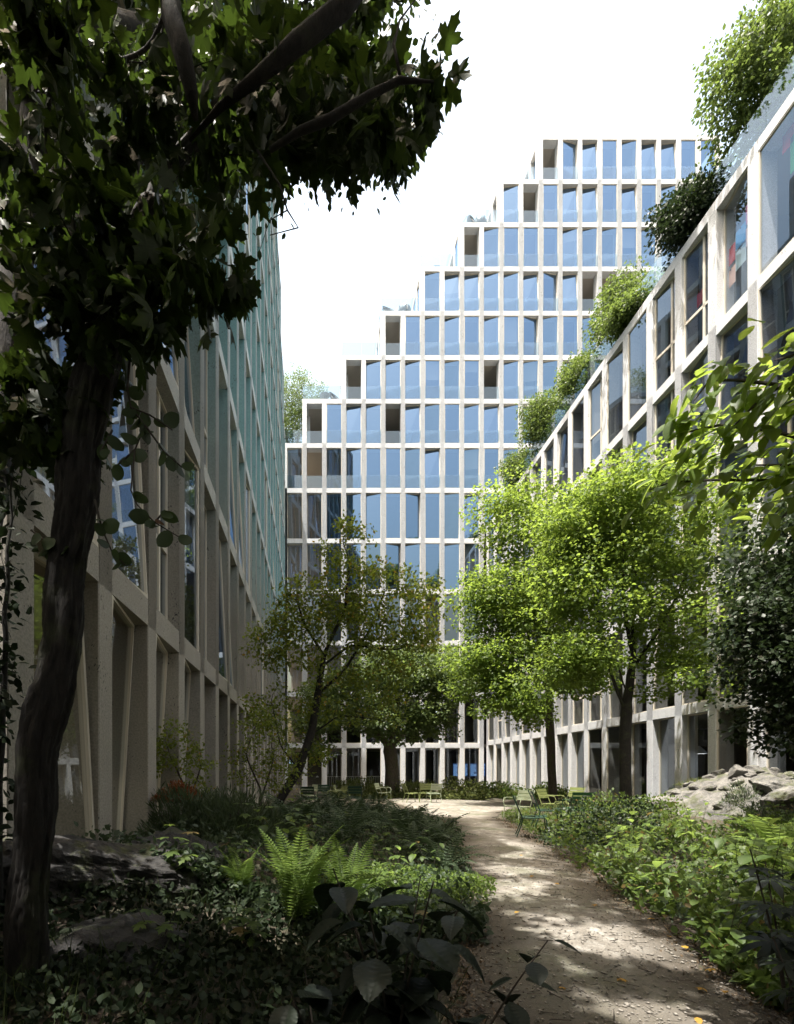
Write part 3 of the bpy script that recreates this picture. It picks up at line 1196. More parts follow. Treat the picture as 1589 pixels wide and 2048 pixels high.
# ------------------------------------------------------------------ trees in the courtyard
# two bright trees on the right
rng = np.random.default_rng(3)
Yt = 22.0
b = P(1108, 1606, Yt)
g = h1(b.x, b.y) - 0.1
WIDE = T([(0, 0, 0), (-0.42, 0.3, 0.06), (-0.34, 0.72, 0.0), (0, 1.0, -0.12), (0.34, 0.72, 0.0), (0.42, 0.3, 0.06)], [(0, 3, 2), (0, 2, 1), (0, 5, 4), (0, 4, 3)])
def pads(ells, n, rng): return ell_pts(ells, n, rng)
ells = [((9.8, 21.4, 10.2), (2.4, 2.3, 2.6), 3), ((8.4, 20.8, 7.6), (2.1, 2.0, 2.2), 2.4), ((7.8, 20.3, 5.0), (1.7, 1.6, 1.7), 1.7), ((8.6, 20.0, 3.9), (0.9, 1.0, 0.9), 0.5), ((8.9, 21.3, 12.6), (1.9, 1.8, 1.7), 1.3),
        ((10.6, 20.6, 6.0), (1.6, 1.7, 1.6), 1.1), ((11.0, 21.5, 12.0), (1.5, 1.6, 1.8), 1.0), ((7.0, 20.8, 8.9), (1.0, 1.2, 1.3), 0.7), ((6.6, 20.4, 6.2), (0.8, 1.0, 0.8), 0.5)]
tree('leafy_tree', 'bright green leafy tree with mossy trunk rising behind the right group of chairs', 'tree',
     [[(b.x, b.y, g), (b.x - 0.1, b.y, 2.2), (b.x - 0.25, b.y - 0.1, 4.2), (b.x - 0.45, b.y - 0.2, 6.5), (b.x - 0.6, b.y - 0.2, 9.0), (b.x - 0.3, b.y - 0.2, 11.5)],
      [(b.x - 0.2, b.y - 0.1, 3.4), (9.2, 21.3, 4.9), (8.2, 20.9, 6.2), (7.7, 20.7, 8.0)], [(b.x - 0.3, b.y - 0.1, 5.0), (9.1, 20.9, 6.8), (8.4, 20.8, 9.2)], [(b.x - 0.3, b.y - 0.1, 4.6), (11.0, 20.8, 6.0), (11.4, 21.0, 8.6)]],
     ell_pts(ells, 900, rng), 0.32, 2.8, 0.5, 60, 0.18, M['bark_light'], M['lime'], 5, 0.30, 0.115, tmpl=WIDE, seed=31, thr=0.011, flat=1.0, fill=(pads(ells, 190, rng), 215, (0.50, 0.50, 0.24)))
Yt = 16.4
b = P(1252, 1622, Yt)
g = h1(b.x, b.y) - 0.12
ells = [((10.2, 16.4, 9.2), (2.5, 2.4, 1.7), 3), ((8.9, 15.8, 7.0), (1.9, 1.9, 1.6), 2), ((11.4, 15.6, 6.4), (1.5, 1.9, 2.0), 1.6), ((10.0, 15.3, 10.4), (1.8, 1.7, 1.0), 1.3),
        ((8.6, 15.6, 9.0), (1.4, 1.4, 1.3), 0.9), ((12.0, 15.6, 8.8), (1.3, 1.5, 1.6), 1.1), ((8.2, 15.6, 4.9), (1.2, 1.2, 0.8), 0.7), ((11.2, 15.2, 4.3), (0.9, 1.2, 0.6), 0.4)]
tree('leafy_tree', 'bright green leafy tree with forked dark trunk next to the pale rocks', 'tree',
     [[(b.x, b.y, g), (b.x - 0.02, b.y, 1.6), (b.x, b.y, 3.4), (b.x + 0.2, b.y - 0.1, 5.2), (b.x + 0.1, b.y - 0.2, 7.4), (b.x + 0.4, b.y - 0.2, 9.2)],
      [(b.x, b.y, 3.4), (9.7, 16.2, 4.6), (9.1, 15.9, 6.2), (8.9, 15.8, 8.2)],
      [(b.x + 0.05, b.y, 4.0), (9.5, 15.6, 4.9), (8.5, 15.3, 5.3)],
      [(b.x + 0.1, b.y, 4.7), (11.1, 15.9, 6.0), (11.8, 15.6, 7.8)], [(b.x + 0.2, b.y, 5.2), (9.8, 15.7, 6.8), (9.6, 15.4, 8.8)]],
     ell_pts(ells, 900, rng), 0.28, 2.6, 0.45, 60, 0.17, M['bark'], M['lime'], 5, 0.27, 0.10, tmpl=WIDE, seed=32, thr=0.011, flat=1.0, fill=(pads(ells, 190, rng), 215, (0.43, 0.43, 0.22)))

# grey-green tree in front of the far building
Yt = 27.0
b = P(784, 1590, Yt)
g = h1(b.x, b.y) - 0.1
ells = [((4.6, 26.5, 6.6), (3.6, 2.6, 1.5), 3), ((1.2, 26.3, 5.4), (2.2, 2.0, 1.6), 1.6), ((7.2, 26.2, 6.3), (2.2, 2.0, 1.2), 1.4), ((3.4, 25.9, 4.2), (2.6, 1.8, 1.2), 1.3), ((5.6, 26.0, 4.3), (1.7, 1.6, 1.1), 0.9), ((0.2, 26.0, 3.6), (1.2, 1.2, 1.2), 0.5)]
tree('spreading_tree', 'grey-green spreading tree with furrowed grey trunk in front of the stepped building', 'tree',
     [[(b.x, b.y, g), (b.x, b.y, 1.6), (b.x - 0.1, b.y, 2.7)], [(b.x - 0.1, b.y, 2.7), (3.0, 26.6, 4.0), (1.6, 26.4, 5.0)], [(b.x - 0.1, b.y, 2.7), (5.6, 26.6, 4.4), (6.8, 26.4, 5.6)],
      [(b.x - 0.1, b.y, 2.7), (4.4, 26.6, 4.6), (4.4, 26.6, 6.0)]],
     ell_pts(ells, 1300, rng), 0.32, 2.6, 0.45, 50, 0.36, M['bark_light'], M['grey_green'], 8, 0.36, 0.14, tmpl=WIDE, seed=33, thr=0.014, flat=1.2, fill=(ell_pts(ells, 210, rng), 120, (0.55, 0.55, 0.16)))

# leaning many-stemmed tree, sparse yellowing leaves
Yt = 12.6
def q(x, y, dy=0.0): return tuple(P(x, y, Yt + dy))
b = P(538, 1640, Yt)
g = h1(b.x, b.y) - 0.1
rng = np.random.default_rng(8)
att = img_pts([(700, 1160, 70, 110, 12, 13.4, 1.5), (640, 1270, 110, 80, 12, 13.4, 1.5), (780, 1230, 90, 110, 11.8, 13.2, 2), (590, 1220, 45, 70, 12, 13, .8), (540, 1290, 40, 45, 12.2, 13, .5),
               (830, 1300, 60, 70, 12, 13, .7), (690, 1390, 120, 60, 12, 13.2, 1), (560, 1420, 70, 60, 12.2, 13, .7), (700, 1080, 30, 40, 12.3, 13, .4), (610, 1520, 45, 40, 12.2, 12.9, .35), (860, 1200, 40, 40, 12, 13, .3)], 620, rng)
tree('leaning_tree', 'leaning dark-stemmed tree with sparse yellowing leaves beside the left building', 'tree',
     [[(b.x, b.y, g), q(560, 1600), q(598, 1540), q(622, 1470), q(636, 1390), q(648, 1310), q(690, 1220), q(700, 1120)],
      [q(636, 1390), q(690, 1340), q(740, 1260), q(770, 1180)], [q(622, 1470), q(680, 1430), q(760, 1440, -.3), q(800, 1455, -.3)],
      [q(648, 1310), q(610, 1250), q(590, 1190)], [q(598, 1540), q(560, 1490), q(548, 1420)], [q(648, 1330), q(700, 1290), q(790, 1300)]],
     att, 0.13, 1.4, 0.22, 60, 0.115, M['bark'], M['olive'], 5, 0.16, 0.085, tmpl=OVAL, seed=34, thr=0.0062, r0=0.0035, flat=0.5, fill=(att[::2], 44, (0.18, 0.18, 0.11)))

# small bare-stemmed bushes by the left building
for (Yt, x0, yb, ell, lab, sd_, cnt) in (
        (8.2, 375, 1650, [(350, 1490, 50, 45), (400, 1530, 40, 55), (320, 1510, 25, 30)], 'small open bush with thin dark stems and yellow-green leaves by the left building', 41, 150),
        (10.2, 520, 1640, [(520, 1470, 45, 60), (490, 1530, 35, 50), (560, 1540, 40, 50)], 'taller dense green bush between the leaning tree and the left building', 42, 240)):
    b = P(x0, yb, Yt)
    g = h1(b.x, b.y) - 0.1
    rng = np.random.default_rng(sd_)
    att = img_pts([(a[0], a[1], a[2], a[3], Yt - 0.35, Yt + 0.35, 1) for a in ell], cnt, rng)
    tree('bush', lab, 'bush', [[(b.x, b.y, g), tuple(P(x0 + 2, yb - 60, Yt))], [tuple(P(x0 + 2, yb - 60, Yt)), tuple(P(x0 - 25, yb - 120, Yt))], [tuple(P(x0 + 2, yb - 40, Yt)), tuple(P(x0 + 25, yb - 110, Yt))]],
         att, 0.08, 1.0, 0.13, 50, 0.03, M['twig'], M['olive'], 5, 0.10, 0.06, tmpl=OVAL, seed=sd_, thr=0.0045, r0=0.0025, fill=(att[::3], 12, (0.11, 0.11, 0.09)))

# dark evergreen at the right edge
rng = np.random.default_rng(14)
Yt = 9.6
ells = [((8.1, 8.0, 4.6), (1.3, 1.2, 1.4), 2.5), ((7.8, 7.7, 2.9), (1.25, 1.1, 1.2), 2.2), ((7.0, 7.6, 3.7), (0.6, 0.7, 0.9), 1), ((8.9, 7.4, 3.7), (1.0, 1.0, 1.8), 1.6), ((7.9, 7.5, 2.1), (0.8, 0.8, 0.5), 0.6)]
tree('evergreen_tree', 'dark dense evergreen tree at the right edge above the pale rocks', 'tree',
     [[(9.4, 8.4, 0.1), (9.2, 8.3, 1.6), (8.9, 8.2, 3.0), (8.2, 8.1, 4.6)], [(9.2, 8.3, 1.6), (8.4, 7.9, 2.4), (7.6, 7.7, 2.9)]],
     ell_pts(ells, 1100, rng), 0.20, 2.0, 0.30, 50, 0.16, M['bark'], M['dark_leaf'], 14, 0.24, 0.085, tmpl=OVAL, seed=35, thr=0.011, fill=(ell_pts(ells, 200, rng), 120, (0.24, 0.24, 0.17)))

SX, SY = sun_dir.x / sun_dir.z, sun_dir.y / sun_dir.z
SUNNY = [(2.48, 2.82, 0.80, 0.32), (2.62, 3.72, 0.60, 0.42), (2.25, 4.28, 0.70, 0.36), (2.1, 4.8, 0.42, 0.26), (-0.15, 3.95, 1.0, 0.8), (0.35, 4.3, 0.75, 0.6), (2.45, 5.9, 0.55, 0.36), (1.2, 5.5, 0.9, 0.6), (4.2, 5.2, 1.0, 0.6), (5.0, 6.6, 1.5, 0.9), (2.9, 7.0, 0.55, 0.42)]


def shady(p, f=1.0):
    """False for leaves in the openings cut into the crowns to let the sun through to the path and the fern."""
    gx_, gy_ = p[:, 0] - SX * p[:, 2], p[:, 1] - SY * p[:, 2]
    ok = np.ones(len(p), dtype=bool)
    for x, y, rx, ry in SUNNY:
        ok &= ((gx_ - x) / (rx * f)) ** 2 + ((gy_ - y) / (ry * f)) ** 2 > 1
    return ok


from mathutils import noise as mnoise
# ---- the maple leaning over the left of the picture
Ym = 2.55
def qm(x, y, Y=Ym): return tuple(P(x, y, Y))
rng = np.random.default_rng(21)
b = P(45, 2075, Ym)
MAP_ELL = [(130, 120, 150, 140, 2.3, 4.0, 2), (380, 130, 170, 140, 2.4, 4.2, 2.4), (600, 170, 130, 130, 2.6, 4.2, 2.2), (720, 210, 90, 100, 2.6, 3.8, 1.3), (770, 290, 40, 60, 2.7, 3.6, .5), (690, 310, 60, 40, 2.8, 3.6, .5), (785, 335, 18, 22, 2.9, 3.3, .15),
           (180, 380, 170, 120, 2.2, 3.8, 2), (400, 330, 110, 90, 2.5, 3.8, 1.4), (300, 520, 120, 90, 2.2, 3.2, 1.5), (390, 560, 70, 60, 2.4, 3.0, .8), (290, 650, 80, 45, 2.2, 2.9, .8),
           (80, 560, 90, 110, 2.2, 3.2, .9), (830, 160, 40, 30, 2.8, 3.3, .35), (450, 540, 50, 30, 2.5, 2.9, .25), (560, 290, 60, 60, 2.6, 3.6, .5), (60, 820, 60, 110, 2.5, 3.1, .35)]
att = img_pts(MAP_ELL, 620, rng)
polys = [[tuple(b), qm(52, 1900), qm(72, 1700), qm(88, 1500), qm(108, 1300), qm(132, 1100), qm(152, 970), qm(190, 820), qm(213, 690), qm(222, 600, 2.6), qm(250, 500, 2.7), qm(300, 410, 2.8), qm(345, 330, 2.9)],
         [qm(345, 330, 2.9), qm(460, 210, 3.1), qm(560, 110, 3.2), qm(690, 0, 3.3), qm(800, -90, 3.4)],
         [qm(300, 410, 2.8), qm(372, 190, 2.9), qm(360, 90, 2.9), qm(340, -20, 3.0)],
         [qm(460, 210, 3.1), qm(560, 270, 3.0), qm(640, 245, 2.95), qm(760, 168, 2.9), qm(868, 160, 2.9)],
         [qm(222, 600, 2.6), qm(150, 470, 2.7), qm(90, 300, 2.8)],
         [qm(213, 690), qm(300, 600, 2.5), qm(380, 560, 2.5)]]
rngm = np.random.default_rng(22)
N, par = colonize(polys, att, 0.07, 0.9, 0.11, 45, rngm, 0.0)
rad, kids = radii(par, 0.0022, 0.092, e=2.0)
# keep the drawn limbs stout
lim = {}
maple = empty('maple_tree', b, 0, 'dark leaning maple tree in the left foreground with overhanging leafy crown', 'tree')
ch = chains_of(N, par, rad)
ch = [(p, np.maximum(r, 0)) for p, r in ch]
def gnarl(p, r, seed):
    """Resample the main stem finely and let it wander a little."""
    s = np.concatenate([[0], np.cumsum(np.linalg.norm(np.diff(p, axis=0), axis=1))])
    t = np.arange(0, s[-1], 0.018)
    q_ = np.stack([np.interp(t, s, p[:, k]) for k in range(3)], 1)
    ker = np.ones(15) / 15
    for k in range(3):
        pad = np.pad(q_[:, k], 7, mode='edge')
        q_[:, k] = np.convolve(pad, ker, mode='valid')
    w = 0.5 - 0.5 * np.cos(np.clip(t / 0.6, 0, 1) * math.pi)
    q_[:, 0] += w * (0.018 * np.sin(t * 3.1 + seed) + 0.010 * np.sin(t * 7.3))
    q_[:, 1] += w * 0.018 * np.sin(t * 2.6 + 2)
    rr_ = np.interp(t, s, r) * (1 + 0.06 * np.sin(t * 4.7) + 0.05 * np.sin(t * 11.3 + 1))
    return q_, rr_
ch[0] = gnarl(*ch[0], 1.0)
big = ch[0][1] > 0.03
V, F = tubes(ch, lambda r: 64 if r > 0.05 else (8 if r > 0.015 else 4))
# bark ridges on the thick stem
nst = len(ch[0][0]) * 64
cen = np.repeat(ch[0][0], 64, axis=0)
vec = V[:nst] - cen
ang = np.tile(np.arange(64), len(ch[0][0]))
zz = np.repeat(np.arange(len(ch[0][0])) * 0.018, 64)
nzv = np.array([mnoise.fractal(Vector((math.cos(a_ * math.pi / 32) * 4.6, math.sin(a_ * math.pi / 32) * 4.6, z_ * 3.6)), 0.75, 2.1, 5) for a_, z_ in zip(ang, zz)])
V[:nst] = cen + vec * (1 + 0.17 * np.abs(nzv) ** 0.7 * np.sign(nzv))[:, None]
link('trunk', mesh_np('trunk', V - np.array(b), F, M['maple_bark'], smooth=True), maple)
pos, dirs, nrm, sz = twig_leaves(N, par, rad, 0.0075, 5, 0.17, 0.12, rngm, droop=0.75, flat=0.35, keep=lambda p: shady(p, 0.6))
far_i = np.argsort(pos[:, 1])
inview = (pos[:, 2] - H) / pos[:, 1] < 1.58
front = [i for i in far_i if inview[i]]
cand = [i for i in front if (CX + pos[i, 0] / pos[i, 1] * FPX) > -40]
# the leaves that show largest are parts of their own: those nearest and those along the crown's rim
lead = cand[:300]
lead_set = set(lead)
rest = np.array([i for i in range(len(pos)) if i not in lead_set])
leaf_me = []
for d in (0.15, 0.35, 0.6, 0.9):
    tv, tf = maple_tmpl(d)
    leaf_me.append(mesh_np('maple_leaf', tv, tf, M['maple']))


def basis(d, nn):
    y = Vector(d).normalized()
    x = y.cross(Vector(nn))
    x = x.normalized() if x.length > 1e-6 else y.orthogonal().normalized()
    z = x.cross(y)
    return Matrix((x, y, z)).transposed()


def place_leaf(name, me, parent, p, d, nn, s, org):
    o = link(name, me, parent)
    o.matrix_local = Matrix.Translation(Vector(p) - Vector(org)) @ basis(d, nn).to_4x4() @ Matrix.Scale(float(s), 4)
    return o


for lb in ([(335, -60, 2.3, .05), (345, 40, 2.28, .047), (366, 110, 2.26, .043), (384, 190, 2.28, .03), (392, 240, 2.35, .012)],
           [(760, -90, 2.5, .05), (690, 10, 2.45, .047), (590, 90, 2.4, .042), (520, 150, 2.4, .03), (440, 215, 2.5, .018), (380, 280, 2.6, .008)],
           [(540, 300, 2.5, .012), (600, 262, 2.45, .018), (660, 238, 2.4, .021), (740, 190, 2.4, .018), (800, 160, 2.4, .015), (868, 163, 2.4, .004)],
           [(800, 150, 2.4, .008), (788, 90, 2.42, .007), (800, 40, 2.45, .005), (830, 0, 2.5, .003)],
           [(515, 300, 2.5, .006), (560, 370, 2.45, .005), (575, 420, 2.45, .004), (597, 455, 2.45, .003), (540, 470, 2.45, .002)], [(575, 420, 2.45, .003), (540, 440, 2.45, .002), (520, 500, 2.45, .0012)]):
    mb = MB()
    mb.tube([Vector(P(x, y, Y_)) - Vector(b) for x, y, Y_, r_ in lb], [r_ for *_, r_ in lb], 9)
    mb.build('limb', M['limb_bark'], maple, smooth=True)
for i in lead:
    place_leaf('leaf', R.choice(leaf_me), maple, pos[i], dirs[i], nrm[i], sz[i], b)
V, F = leaf_geo(MAPLE, pos[rest] - np.array(b), dirs[rest], nrm[rest], sz[rest])
tag(link('crown', mesh_np('crown', V, F, M['maple']), maple), kind='stuff')

# ---- tall tree further back whose crown closes the upper left
rng = np.random.default_rng(25)
TALL = [(80, 150, 160, 220, 6, 10, 2), (300, 120, 200, 200, 6.5, 11, 2.2), (520, 130, 180, 170, 7, 12, 2.2), (690, 170, 120, 140, 7.5, 12, 1.6), (420, 300, 130, 60, 7, 10, .8), (200, 420, 170, 90, 6, 9, .9),
        (620, -140, 260, 130, 7, 12, 1.3), (300, -200, 350, 160, 5, 11, 1.2), (790, -190, 170, 110, 8, 11, 1.5)]  # last clump lies out of view, added to shade the path
att = img_pts(TALL, 1500, rng)
b2 = Vector((-2.28, 3.25, h1(-2.28, 3.25) - 0.1))
def q2(x, y, Y): return tuple(P(x, y, Y))
tree('tall_tree', 'tall dark tree with thin trunk at the left edge and fine-leaved high crown', 'tree',
     [[tuple(b2), q2(-60, 1300, 3.35), q2(-12, 950, 3.4), q2(8, 720, 3.5), q2(60, 300, 3.7), q2(110, 0, 4.0), (-1.6, 4.6, 8.2), (-0.9, 5.6, 10.5), (-0.2, 7.5, 13.5), (0.2, 9.0, 15.5)],
      [(-0.9, 5.6, 10.5), (-0.6, 7.2, 11.5), (-0.2, 8.8, 12.6)], [(-1.6, 4.6, 8.2), (-1.9, 6.5, 9.5), (-1.5, 8.0, 11.0)]],
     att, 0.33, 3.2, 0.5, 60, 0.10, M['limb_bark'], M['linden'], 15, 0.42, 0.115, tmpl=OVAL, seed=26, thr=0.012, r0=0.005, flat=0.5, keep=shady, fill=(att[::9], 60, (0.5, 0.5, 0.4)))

rng = np.random.default_rng(52)
att = img_pts([(5, 1150, 55, 260, 2.95, 3.45, 2), (-40, 1450, 80, 260, 2.9, 3.4, 1.5), (30, 900, 50, 140, 2.95, 3.4, 1)], 260, rng)
xb, yb = -2.05, 3.2
tree('bush', 'dark leafy bush climbing at the left edge behind the foreground trunk', 'bush', [[(xb, yb, h1(xb, yb) - 0.1), (xb, yb, 1.2), (xb + 0.05, yb, 2.2)]], att, 0.08, 1.2, 0.14, 60, 0.028, M['limb_bark'], M['ivy'], 7, 0.12, 0.065, tmpl=OVAL, seed=53, thr=0.006, r0=0.0025, keep=shady)

# ---- unseen tree added over the viewpoint so that its crown shades the foreground
def above_view(p):
    return shady(p) & ((p[:, 1] < 0.3) | ((p[:, 2] - H) > 1.75 * p[:, 1]))


rng = np.random.default_rng(44)
ells = [((1.3, 4.3, 14.6), (2.4, 2.2, 1.3), 2.2), ((3.2, 3.0, 12.2), (1.8, 1.6, 1.2), 1.0), ((3.6, 1.0, 9.6), (2.4, 2.6, 1.4), 1.6), ((2.8, -2.6, 7.2), (2.4, 2.2, 1.6), 1.4), ((-3.0, -1.6, 7.6), (2.2, 2.4, 1.8), 1.3), ((0.4, 0.2, 8.2), (2.8, 2.6, 1.5), 3), ((-1.6, 1.4, 9.2), (2.2, 2.4, 1.6), 2), ((2.2, 0.6, 9.4), (2.0, 2.4, 1.4), 1.6), ((0.2, -2.4, 7.6), (2.8, 1.8, 1.5), 1.6), ((1.2, 2.6, 10.6), (2.2, 1.8, 1.2), 1.2)]
tree('added_shade_tree', 'unseen tall broad tree added behind the viewpoint to shade the start of the path', 'tree',
     [[(-0.9, -3.2, -0.1), (-0.8, -3.1, 2.5), (-0.4, -2.6, 5.0), (0.2, -1.6, 7.0)], [(-0.4, -2.6, 5.0), (-1.2, -0.6, 7.4), (-1.4, 1.0, 8.8)], [(0.2, -1.6, 7.0), (1.4, 0.0, 8.4), (1.8, 1.2, 9.4), (1.6, 2.8, 12.0), (1.4, 4.2, 14.2)]],
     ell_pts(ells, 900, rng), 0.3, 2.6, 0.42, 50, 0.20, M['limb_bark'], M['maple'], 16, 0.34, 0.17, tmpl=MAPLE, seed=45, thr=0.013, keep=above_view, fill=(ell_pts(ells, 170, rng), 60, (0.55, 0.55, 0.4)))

# unseen evergreens added beside and behind the viewpoint to darken the foreground
rng = np.random.default_rng(46)
for k, (x, y, rx, ry, hz, n_, lab) in enumerate(((-3.45, 1.5, 1.0, 1.9, 7.5, 6500, 'unseen tall evergreen bush added to darken the near end of the left building'), (6.0, 2.5, 1.7, 1.7, 11.5, 11000, 'very tall unseen evergreen added right of the viewpoint to darken the foreground'), (3.9, -0.6, 1.5, 1.7, 5.2, 5200, 'unseen dense evergreen bush added right of the viewpoint to darken the foreground'), (-1.5, -1.8, 1.4, 1.2, 5.0, 4200, 'unseen dense evergreen bush added left of the viewpoint to darken the foreground'),
                                                 (1.2, -3.6, 2.4, 1.0, 5.4, 5200, 'unseen dense evergreen bush added behind the viewpoint to darken the foreground'))):
    v = unit(rng.normal(size=(n_, 3)))
    v[:, 2] = np.abs(v[:, 2])
    pos = v * rng.random((n_, 1)) ** 0.3 * np.array([rx, ry, hz])
    e = empty('added_shade_bush', (x, y, -0.05), 0, lab, 'bush')
    V, F = leaf_geo(OVAL, pos, unit(v + rng.normal(0, .6, (n_, 3))), unit(v + rng.normal(0, .5, (n_, 3))), 0.26 * (0.6 + 0.7 * rng.random(n_)))
    link('foliage', mesh_np('foliage', V, F, M['dark_leaf']), e)
    mb = MB()
    for s in range(5):
        mb.tube([(0, 0, 0), (math.cos(s * 1.3) * rx * .4, math.sin(s * 1.3) * ry * .4, hz * .5), (math.cos(s * 1.3) * rx * .5, math.sin(s * 1.3) * ry * .5, hz * .85)], [.05, .03, .01], 6)
    mb.build('stem', M['twig'], e)

# ---- branch with round leaves hanging in front of the left building
Yr = 2.5
rr = random.Random(5)
twigs = [[(255, 775), (262, 815), (290, 850), (270, 900), (262, 980), (275, 1010), (310, 1045), (360, 1075)], [(290, 850), (330, 905), (365, 935)], [(270, 900), (235, 930)],
         [(262, 815), (300, 830), (345, 860)], [(190, 1000), (205, 1060), (225, 1105), (250, 1130)], [(225, 860), (200, 905)], [(310, 1045), (330, 1020)], [(62, 1060), (100, 1090), (130, 1110)], [(130, 800), (85, 760), (60, 700)]]
b3 = Vector(P(262, 700, Yr + 0.15))
sap = empty('round_leaved_branch', b3, 0, 'thin hanging branch with round leaves beside the foreground trunk', 'branch')
mb = MB()
leafspots = []
for tw in twigs:
    pts = [P(x, y, Yr + 0.02 * math.sin(x * 0.05 + y * 0.03)) - b3 for x, y in tw]
    mb.tube(pts, [0.0055 - 0.003 * k / len(pts) for k in range(len(pts))], 5)
    for a, c in zip(pts[:-1], pts[1:]):
        for t in (0.25, 0.65, 0.95):
            leafspots.append(a.lerp(c, t))
mb.tube([Vector((0, 0, 0)), P(255, 775, Yr) - b3], [0.007, 0.0055], 5)
mb.build('stem', M['twig'], sap)
ot = []
for k in range(14):
    a = 2 * math.pi * k / 14
    ot.append((0.40 * math.sin(a), 0.5 - 0.5 * math.cos(a) + (0.06 if k == 7 else 0), 0.05 * math.cos(2 * a)))
rl = mesh_np('round_leaf', np.array([(0, 0.45, 0)] + ot), np.array([(0, 1 + (k + 1) % 14, 1 + k) for k in range(14)]), M['round'])
for p in leafspots:
    if rr.random() < 0.12: continue
    d = Vector((rr.uniform(-1, 1), rr.uniform(-.5, .5), rr.uniform(-1.1, 0.25)))
    nn = Vector((rr.uniform(-.6, .6), -1 + rr.uniform(-.3, .8), rr.uniform(-.3, .8)))
    place_leaf('leaf', rl, sap, p, d, nn, rr.uniform(0.06, 0.095), (0, 0, 0))

# ---- branch of big bright leaves reaching in from the right
def big_leaf_mesh(name, mat, rows=9, width=0.36, serr=0.03, curl=0.3, fold=0.12, vein=0.012):
    vs, fs = [], []
    for i in range(rows + 1):
        t = i / rows
        w = width * (math.sin(math.pi * min(1, t * 0.94 + 0.06)) ** 0.8) * (1.12 - 0.35 * t)
        if i == rows: w = 0.004
        w2 = w + (serr if i % 2 else -serr * 0.3) * (0 < i < rows)
        zc = -curl * t * t
        for s, k in ((-1, 1), (-1, .5), (0, 0), (1, .5), (1, 1)):
            ww = (w2 if k == 1 else w) * k
            vs.append((s * ww, t + (0.05 * k if 0 < i < rows else 0), zc + fold * ww + (vein if i % 2 else -vein) * (1 if k == .5 else 0)))
    for i in range(rows):
        for k in range(4):
            a = i * 5 + k
            fs.append((a, a + 1, a + 6, a + 5))
    return mesh_np(name, np.array(vs), np.array(fs), mat, smooth=False)


hb = [big_leaf_mesh('hornbeam_leaf', M['beech'], 12, 0.27, 0.012, c, f, 0.016) for c, f in ((0.1, 0.15), (0.3, 0.25), (0.5, 0.1))]
b4 = Vector((3.6, 2.7, 0.0))
horn = empty('hornbeam_tree', b4, 0, 'bright yellow-green large-leaved branch reaching in from the right edge', 'branch')
rr = random.Random(12)
mb = MB()
mb.tube([Vector((0, 0, -0.1)), Vector((-0.02, 0, 1.2)), Vector((-0.1, -0.02, 2.4)), Vector((-0.15, 0, 4.2))], [0.07, 0.06, 0.05, 0.03], 10)
Yb = 2.25
limbs = [[(1760, 760), (1640, 790), (1560, 770), (1480, 760), (1420, 760), (1390, 800)], [(1760, 900), (1650, 890), (1540, 860), (1440, 850), (1370, 865), (1330, 870)],
         [(1760, 1010), (1640, 985), (1530, 960), (1420, 960), (1340, 965), (1300, 980)], [(1560, 770), (1520, 800), (1470, 850)], [(1640, 985), (1590, 1010), (1560, 1040)], [(1650, 890), (1580, 930), (1500, 930)],
         [(1760, 700), (1660, 715), (1590, 710), (1550, 720)]]
spots = []
for li, lb in enumerate(limbs):
    Yl = Yb + (li % 3 - 1) * 0.16
    pts = [P(x, y, Yl + 0.04 * math.sin(x * 0.03)) - b4 for x, y in lb]
    if lb[0][0] > 1700: pts = [Vector((-0.1, -0.02, pts[0].z - 0.2))] + pts
    mb.tube(pts, [0.012 - 0.009 * k / (len(pts) - 1) for k in range(len(pts))], 5)
    for a, c in zip(pts[:-1], pts[1:]):
        m = max(2, int((c - a).length / 0.021))
        for k in range(m):
            spots.append((a.lerp(c, (k + .5) / m), (c - a).normalized()))
mb.build('trunk', M['twig'], horn)
rr.shuffle(spots)
vis = [s for s in spots if CX + (s[0] + b4).x / (s[0] + b4).y * FPX < 1640]
vis = [s for s in vis for _ in range(3)]
rest_l = []
for k, (p, dd) in enumerate(vis):
    side = -1 if k % 2 else 1
    d = dd * 0.5 + Vector((0, side * 0.45 - 0.15, 0)) + Vector((rr.uniform(-.5, .3), rr.uniform(-.4, .4), rr.uniform(-.75, 0.1)))
    nn = Vector((rr.uniform(-.4, .2), -0.25 + rr.uniform(-.4, .3), 1.0))
    p = p + Vector((rr.gauss(0, .045), rr.gauss(0, .10), rr.gauss(-0.01, .045)))
    s = rr.uniform(0.065, 0.12)
    if k < 290: place_leaf('leaf', rr.choice(hb), horn, p, d, nn, s, (0, 0, 0))
    elif k < 620: rest_l.append((p, d, nn, s))
tvs = np.array([v.co[:] for v in hb[1].vertices])
tfs = np.array([q_.vertices[:] for q_ in hb[1].polygons])
V, F = leaf_geo((tvs, tfs), np.array([q_[0][:] for q_ in rest_l]), np.array([q_[1][:] for q_ in rest_l]), np.array([q_[2][:] for q_ in rest_l]), np.array([q_[3] for q_ in rest_l]))
tag(link('foliage', mesh_np('foliage', V, F, M['beech']), horn), kind='stuff')

